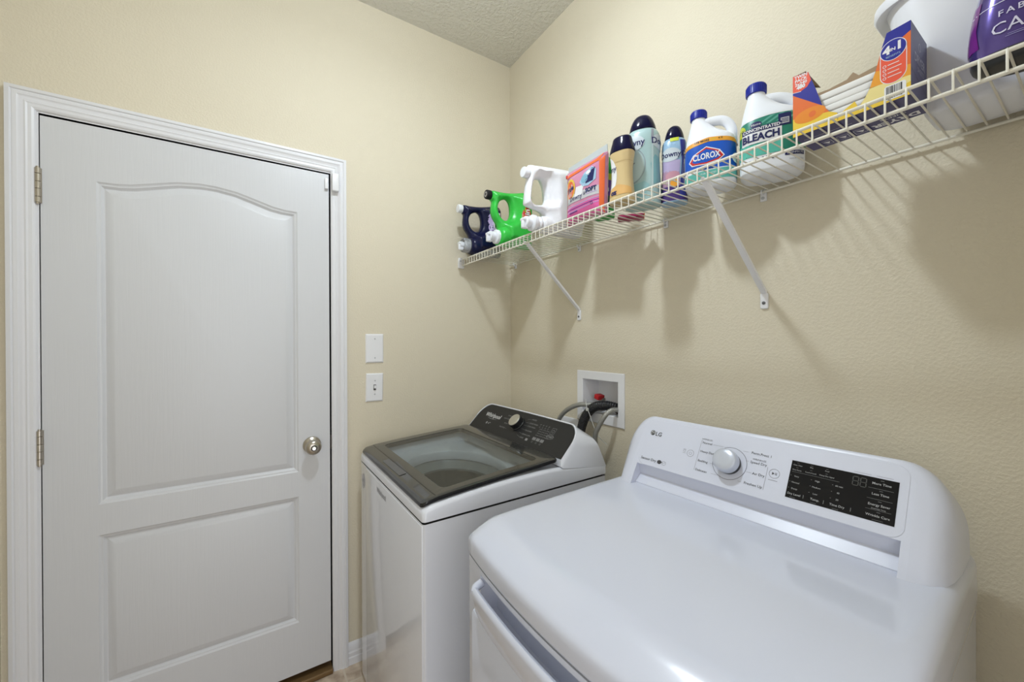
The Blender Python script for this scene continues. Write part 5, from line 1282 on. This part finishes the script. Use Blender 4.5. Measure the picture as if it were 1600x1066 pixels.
    for i in range(3):
        u_ = 0.030 + i * 0.027
        for l_ in ((-0.009, -0.010, 0.009, -0.010), (0.009, -0.010, 0.009, 0.010), (0.009, 0.010, -0.009, 0.010), (-0.009, 0.010, -0.009, -0.010)): a.line(u_ + l_[0], 0.080 + l_[1], u_ + l_[2], 0.080 + l_[3], 0.0008, 1)
        a.poly([(u_ - 0.006, 0.075), (u_ + 0.006, 0.078), (u_ + 0.002, 0.087)], 1, 2)
    a.text('DRYER', 0.134, 0.083, 0.021, 1, 3, bold=0.04, sx=-1); a.text('SHEETS', 0.134, 0.064, 0.011, 1, 3, sx=-1); a.line(0.008, 0.03, 0.085, 0.03, 0.0008, 1)
    b.build('bottom_panel', [navy, mat('print_pale', (0.80, 0.80, 0.84), 0.5)], e, smooth=0, recalc=False)
    b = MB(); b.box((Lx - t, t, t), (Lx, Dy, h), 0)
    a = Art(lambda u, v, l: (Lx + l, u, v), b, h=0.05, step=0.00015)
    a.text('DRYER', 0.052, 0.071, 0.021, 1, 3, bold=0.02); a.text('SHEETS', 0.058, 0.055, 0.012, 1, 3); a.ring(0.052, 0.096, 0.007, 0.007, 0.0012, 1)
    a.line(0.002, 0.045, 0.098, 0.028, 0.0012, 2)
    b.build('end_panel', [navyside, mat('print_slate', (0.48, 0.48, 0.58), 0.5), I_BLACK], e, smooth=0, recalc=False)
    b = MB(); b.box((0, t, t), (t, Dy, h), 0); flap = [(t, t), (Lx - t, t), (Lx - t, 0.122), (0.101, 0.1235), (0.076, 0.1200), (0.067, 0.1310), (0.057, 0.1215), (0.027, 0.1180), (t, 0.120)]
    b.loft([[(u, Dy - t, v) for u, v in flap], [(u, Dy, v) for u, v in flap]])
    b.add([(0.0, t, h), (0.022, t, h), (0.030, 0.05, h - 0.02), (0.0, 0.06, h)], [(0, 1, 2, 3)], 0)
    b.build('back_panel', [card], e, smooth=0)
    # the white sheets inside: two packed rolls of layers
    for k_, (ya, yb) in enumerate(((0.004, 0.048), (0.051, 0.095))):
        b = MB(); zz = 0.0015; ht = 0.066 if k_ == 0 else 0.074
        nl = 5
        for i in range(nl):
            dz = (ht - 0.0015) / nl; o_ = 0.0012 * (i % 2)
            b.rbox((0.003 + o_, ya + o_, zz), (Lx - 0.003 - o_, yb - o_, zz + dz - 0.0004), 0.0022, 2); zz += dz
        o2 = b.build('sheet_stack', mat('sheet_white', (0.78, 0.77, 0.75), 0.8), e, smooth=50)
sheet_box()

# ---- white plastic tub
def tub():
    e = empty('plastic_tub', (-0.088, -1.795, ZD + 0.0005), R(-90), 'large white plastic tub with a flared rim behind the dryer sheet box', 'tub')
    m = mat('tub_plastic', (0.80, 0.81, 0.86), 0.38)
    def lp(hx_, hy, r, z, cy=0.0): return rr_loop(-hx_, hx_, -hy + cy, hy + cy, r, 8, z, 8)
    b = MB(); Ht = 0.245
    b.loft([lp(0.175, 0.058, 0.03, 0.0), lp(0.183, 0.064, 0.034, 0.003), lp(0.187, 0.067, 0.036, 0.010), lp(0.218, 0.073, 0.048, 0.14), lp(0.243, 0.078, 0.055, Ht - 0.012), lp(0.245, 0.078, 0.055, Ht), lp(0.242, 0.075, 0.053, Ht), lp(0.215, 0.070, 0.046, 0.14), lp(0.183, 0.062, 0.034, 0.012)], cap1=True)
    b.build('shell', m, e, smooth=50)
    b = MB()
    b.loft([lp(0.240, 0.0765, 0.054, Ht - 0.018), lp(0.257, 0.0822, 0.058, Ht - 0.021), lp(0.2605, 0.0828, 0.060, Ht - 0.016), lp(0.2600, 0.0826, 0.060, Ht - 0.003), lp(0.255, 0.081, 0.058, Ht), lp(0.245, 0.078, 0.055, Ht)], cap0=False, cap1=False)
    b.build('rim', m, e, smooth=40)
tub()

# ---- purple fabric rinse bottle at the right edge
def calm():
    e = empty('fabric_rinse_bottle', (-0.222, -1.743, ZD + 0.0005), R(-90 + 12), 'glossy dark purple fabric rinse bottle with a black base at the right edge', 'bottle')
    Hh = 0.25
    secs = [(0.0, 0.050, 0.030, 2.6, 0), (0.004, 0.060, 0.036, 2.6, 0), (0.012, 0.0645, 0.0395, 2.6, 0), (0.03, 0.067, 0.041, 2.6, 0), (0.06, 0.066, 0.041, 2.5, 0), (0.10, 0.0605, 0.039, 2.4, 0), (0.14, 0.051, 0.035, 2.3, 0), (0.17, 0.041, 0.030, 2.2, 0), (0.19, 0.030, 0.025, 2.1, 0)]
    bt = Bottle(secs); b = MB(); bt.mesh(b)
    for i, f in enumerate(b.f):
        if len(f) == 4 and max(b.v[j][2] for j in f) < 0.0165: b.m[i] = 1
        elif len(f) > 4: b.m[i] = 1
    b.build('body', [mat('bottle_violet', (0.085, 0.055, 0.26), 0.14, 0.45, coat=0.6), mat('bottle_black_base', (0.03, 0.032, 0.036), 0.35)], e, smooth=60)
    c = MB(); c.lathe([(0.026, 0.188), (0.027, 0.19), (0.026, 0.235), (0.022, 0.24), (0.01, 0.241)], (0, 0, 0), 'z', 32); c.build('cap', M_NAVYCAP, e)
    lb = MB(); a = Art(bt.surf, lb, h=0.009, step=0.00025)
    a.text('FABRIC', -0.042, 0.0660, 0.0120, 0, 3, bold=0.01, sp=1.35, align='LEFT'); a.text('CALM', -0.049, 0.0445, 0.0235, 0, 3, sx=0.95, align='LEFT'); a.line(-0.035, 0.0300, 0.020, 0.0300, 0.0009, 1); a.line(-0.033, 0.0325, 0.020, 0.0325, 0.0006, 1)
    a.ring(-0.015, 0.090, 0.012, 0.007, 0.0016, 0, a0=180, a1=360)
    a.poly([(-0.095, 0.0835), (0.09, 0.0835), (0.09, 0.0847), (-0.095, 0.0847)], 0, 1)
    a.poly([(-0.095, 0.030), (-0.062, 0.030), (-0.066, 0.06), (-0.060, 0.10), (-0.085, 0.10)], 2, 1)
    lb.build('label', [mat('print_lilac', (0.62, 0.60, 0.74), 0.3), mat('print_lilac_dim', (0.30, 0.28, 0.50), 0.3), mat('ink_magenta_violet', (0.16, 0.02, 0.22), 0.2)], e, smooth=60, recalc=False)
calm()
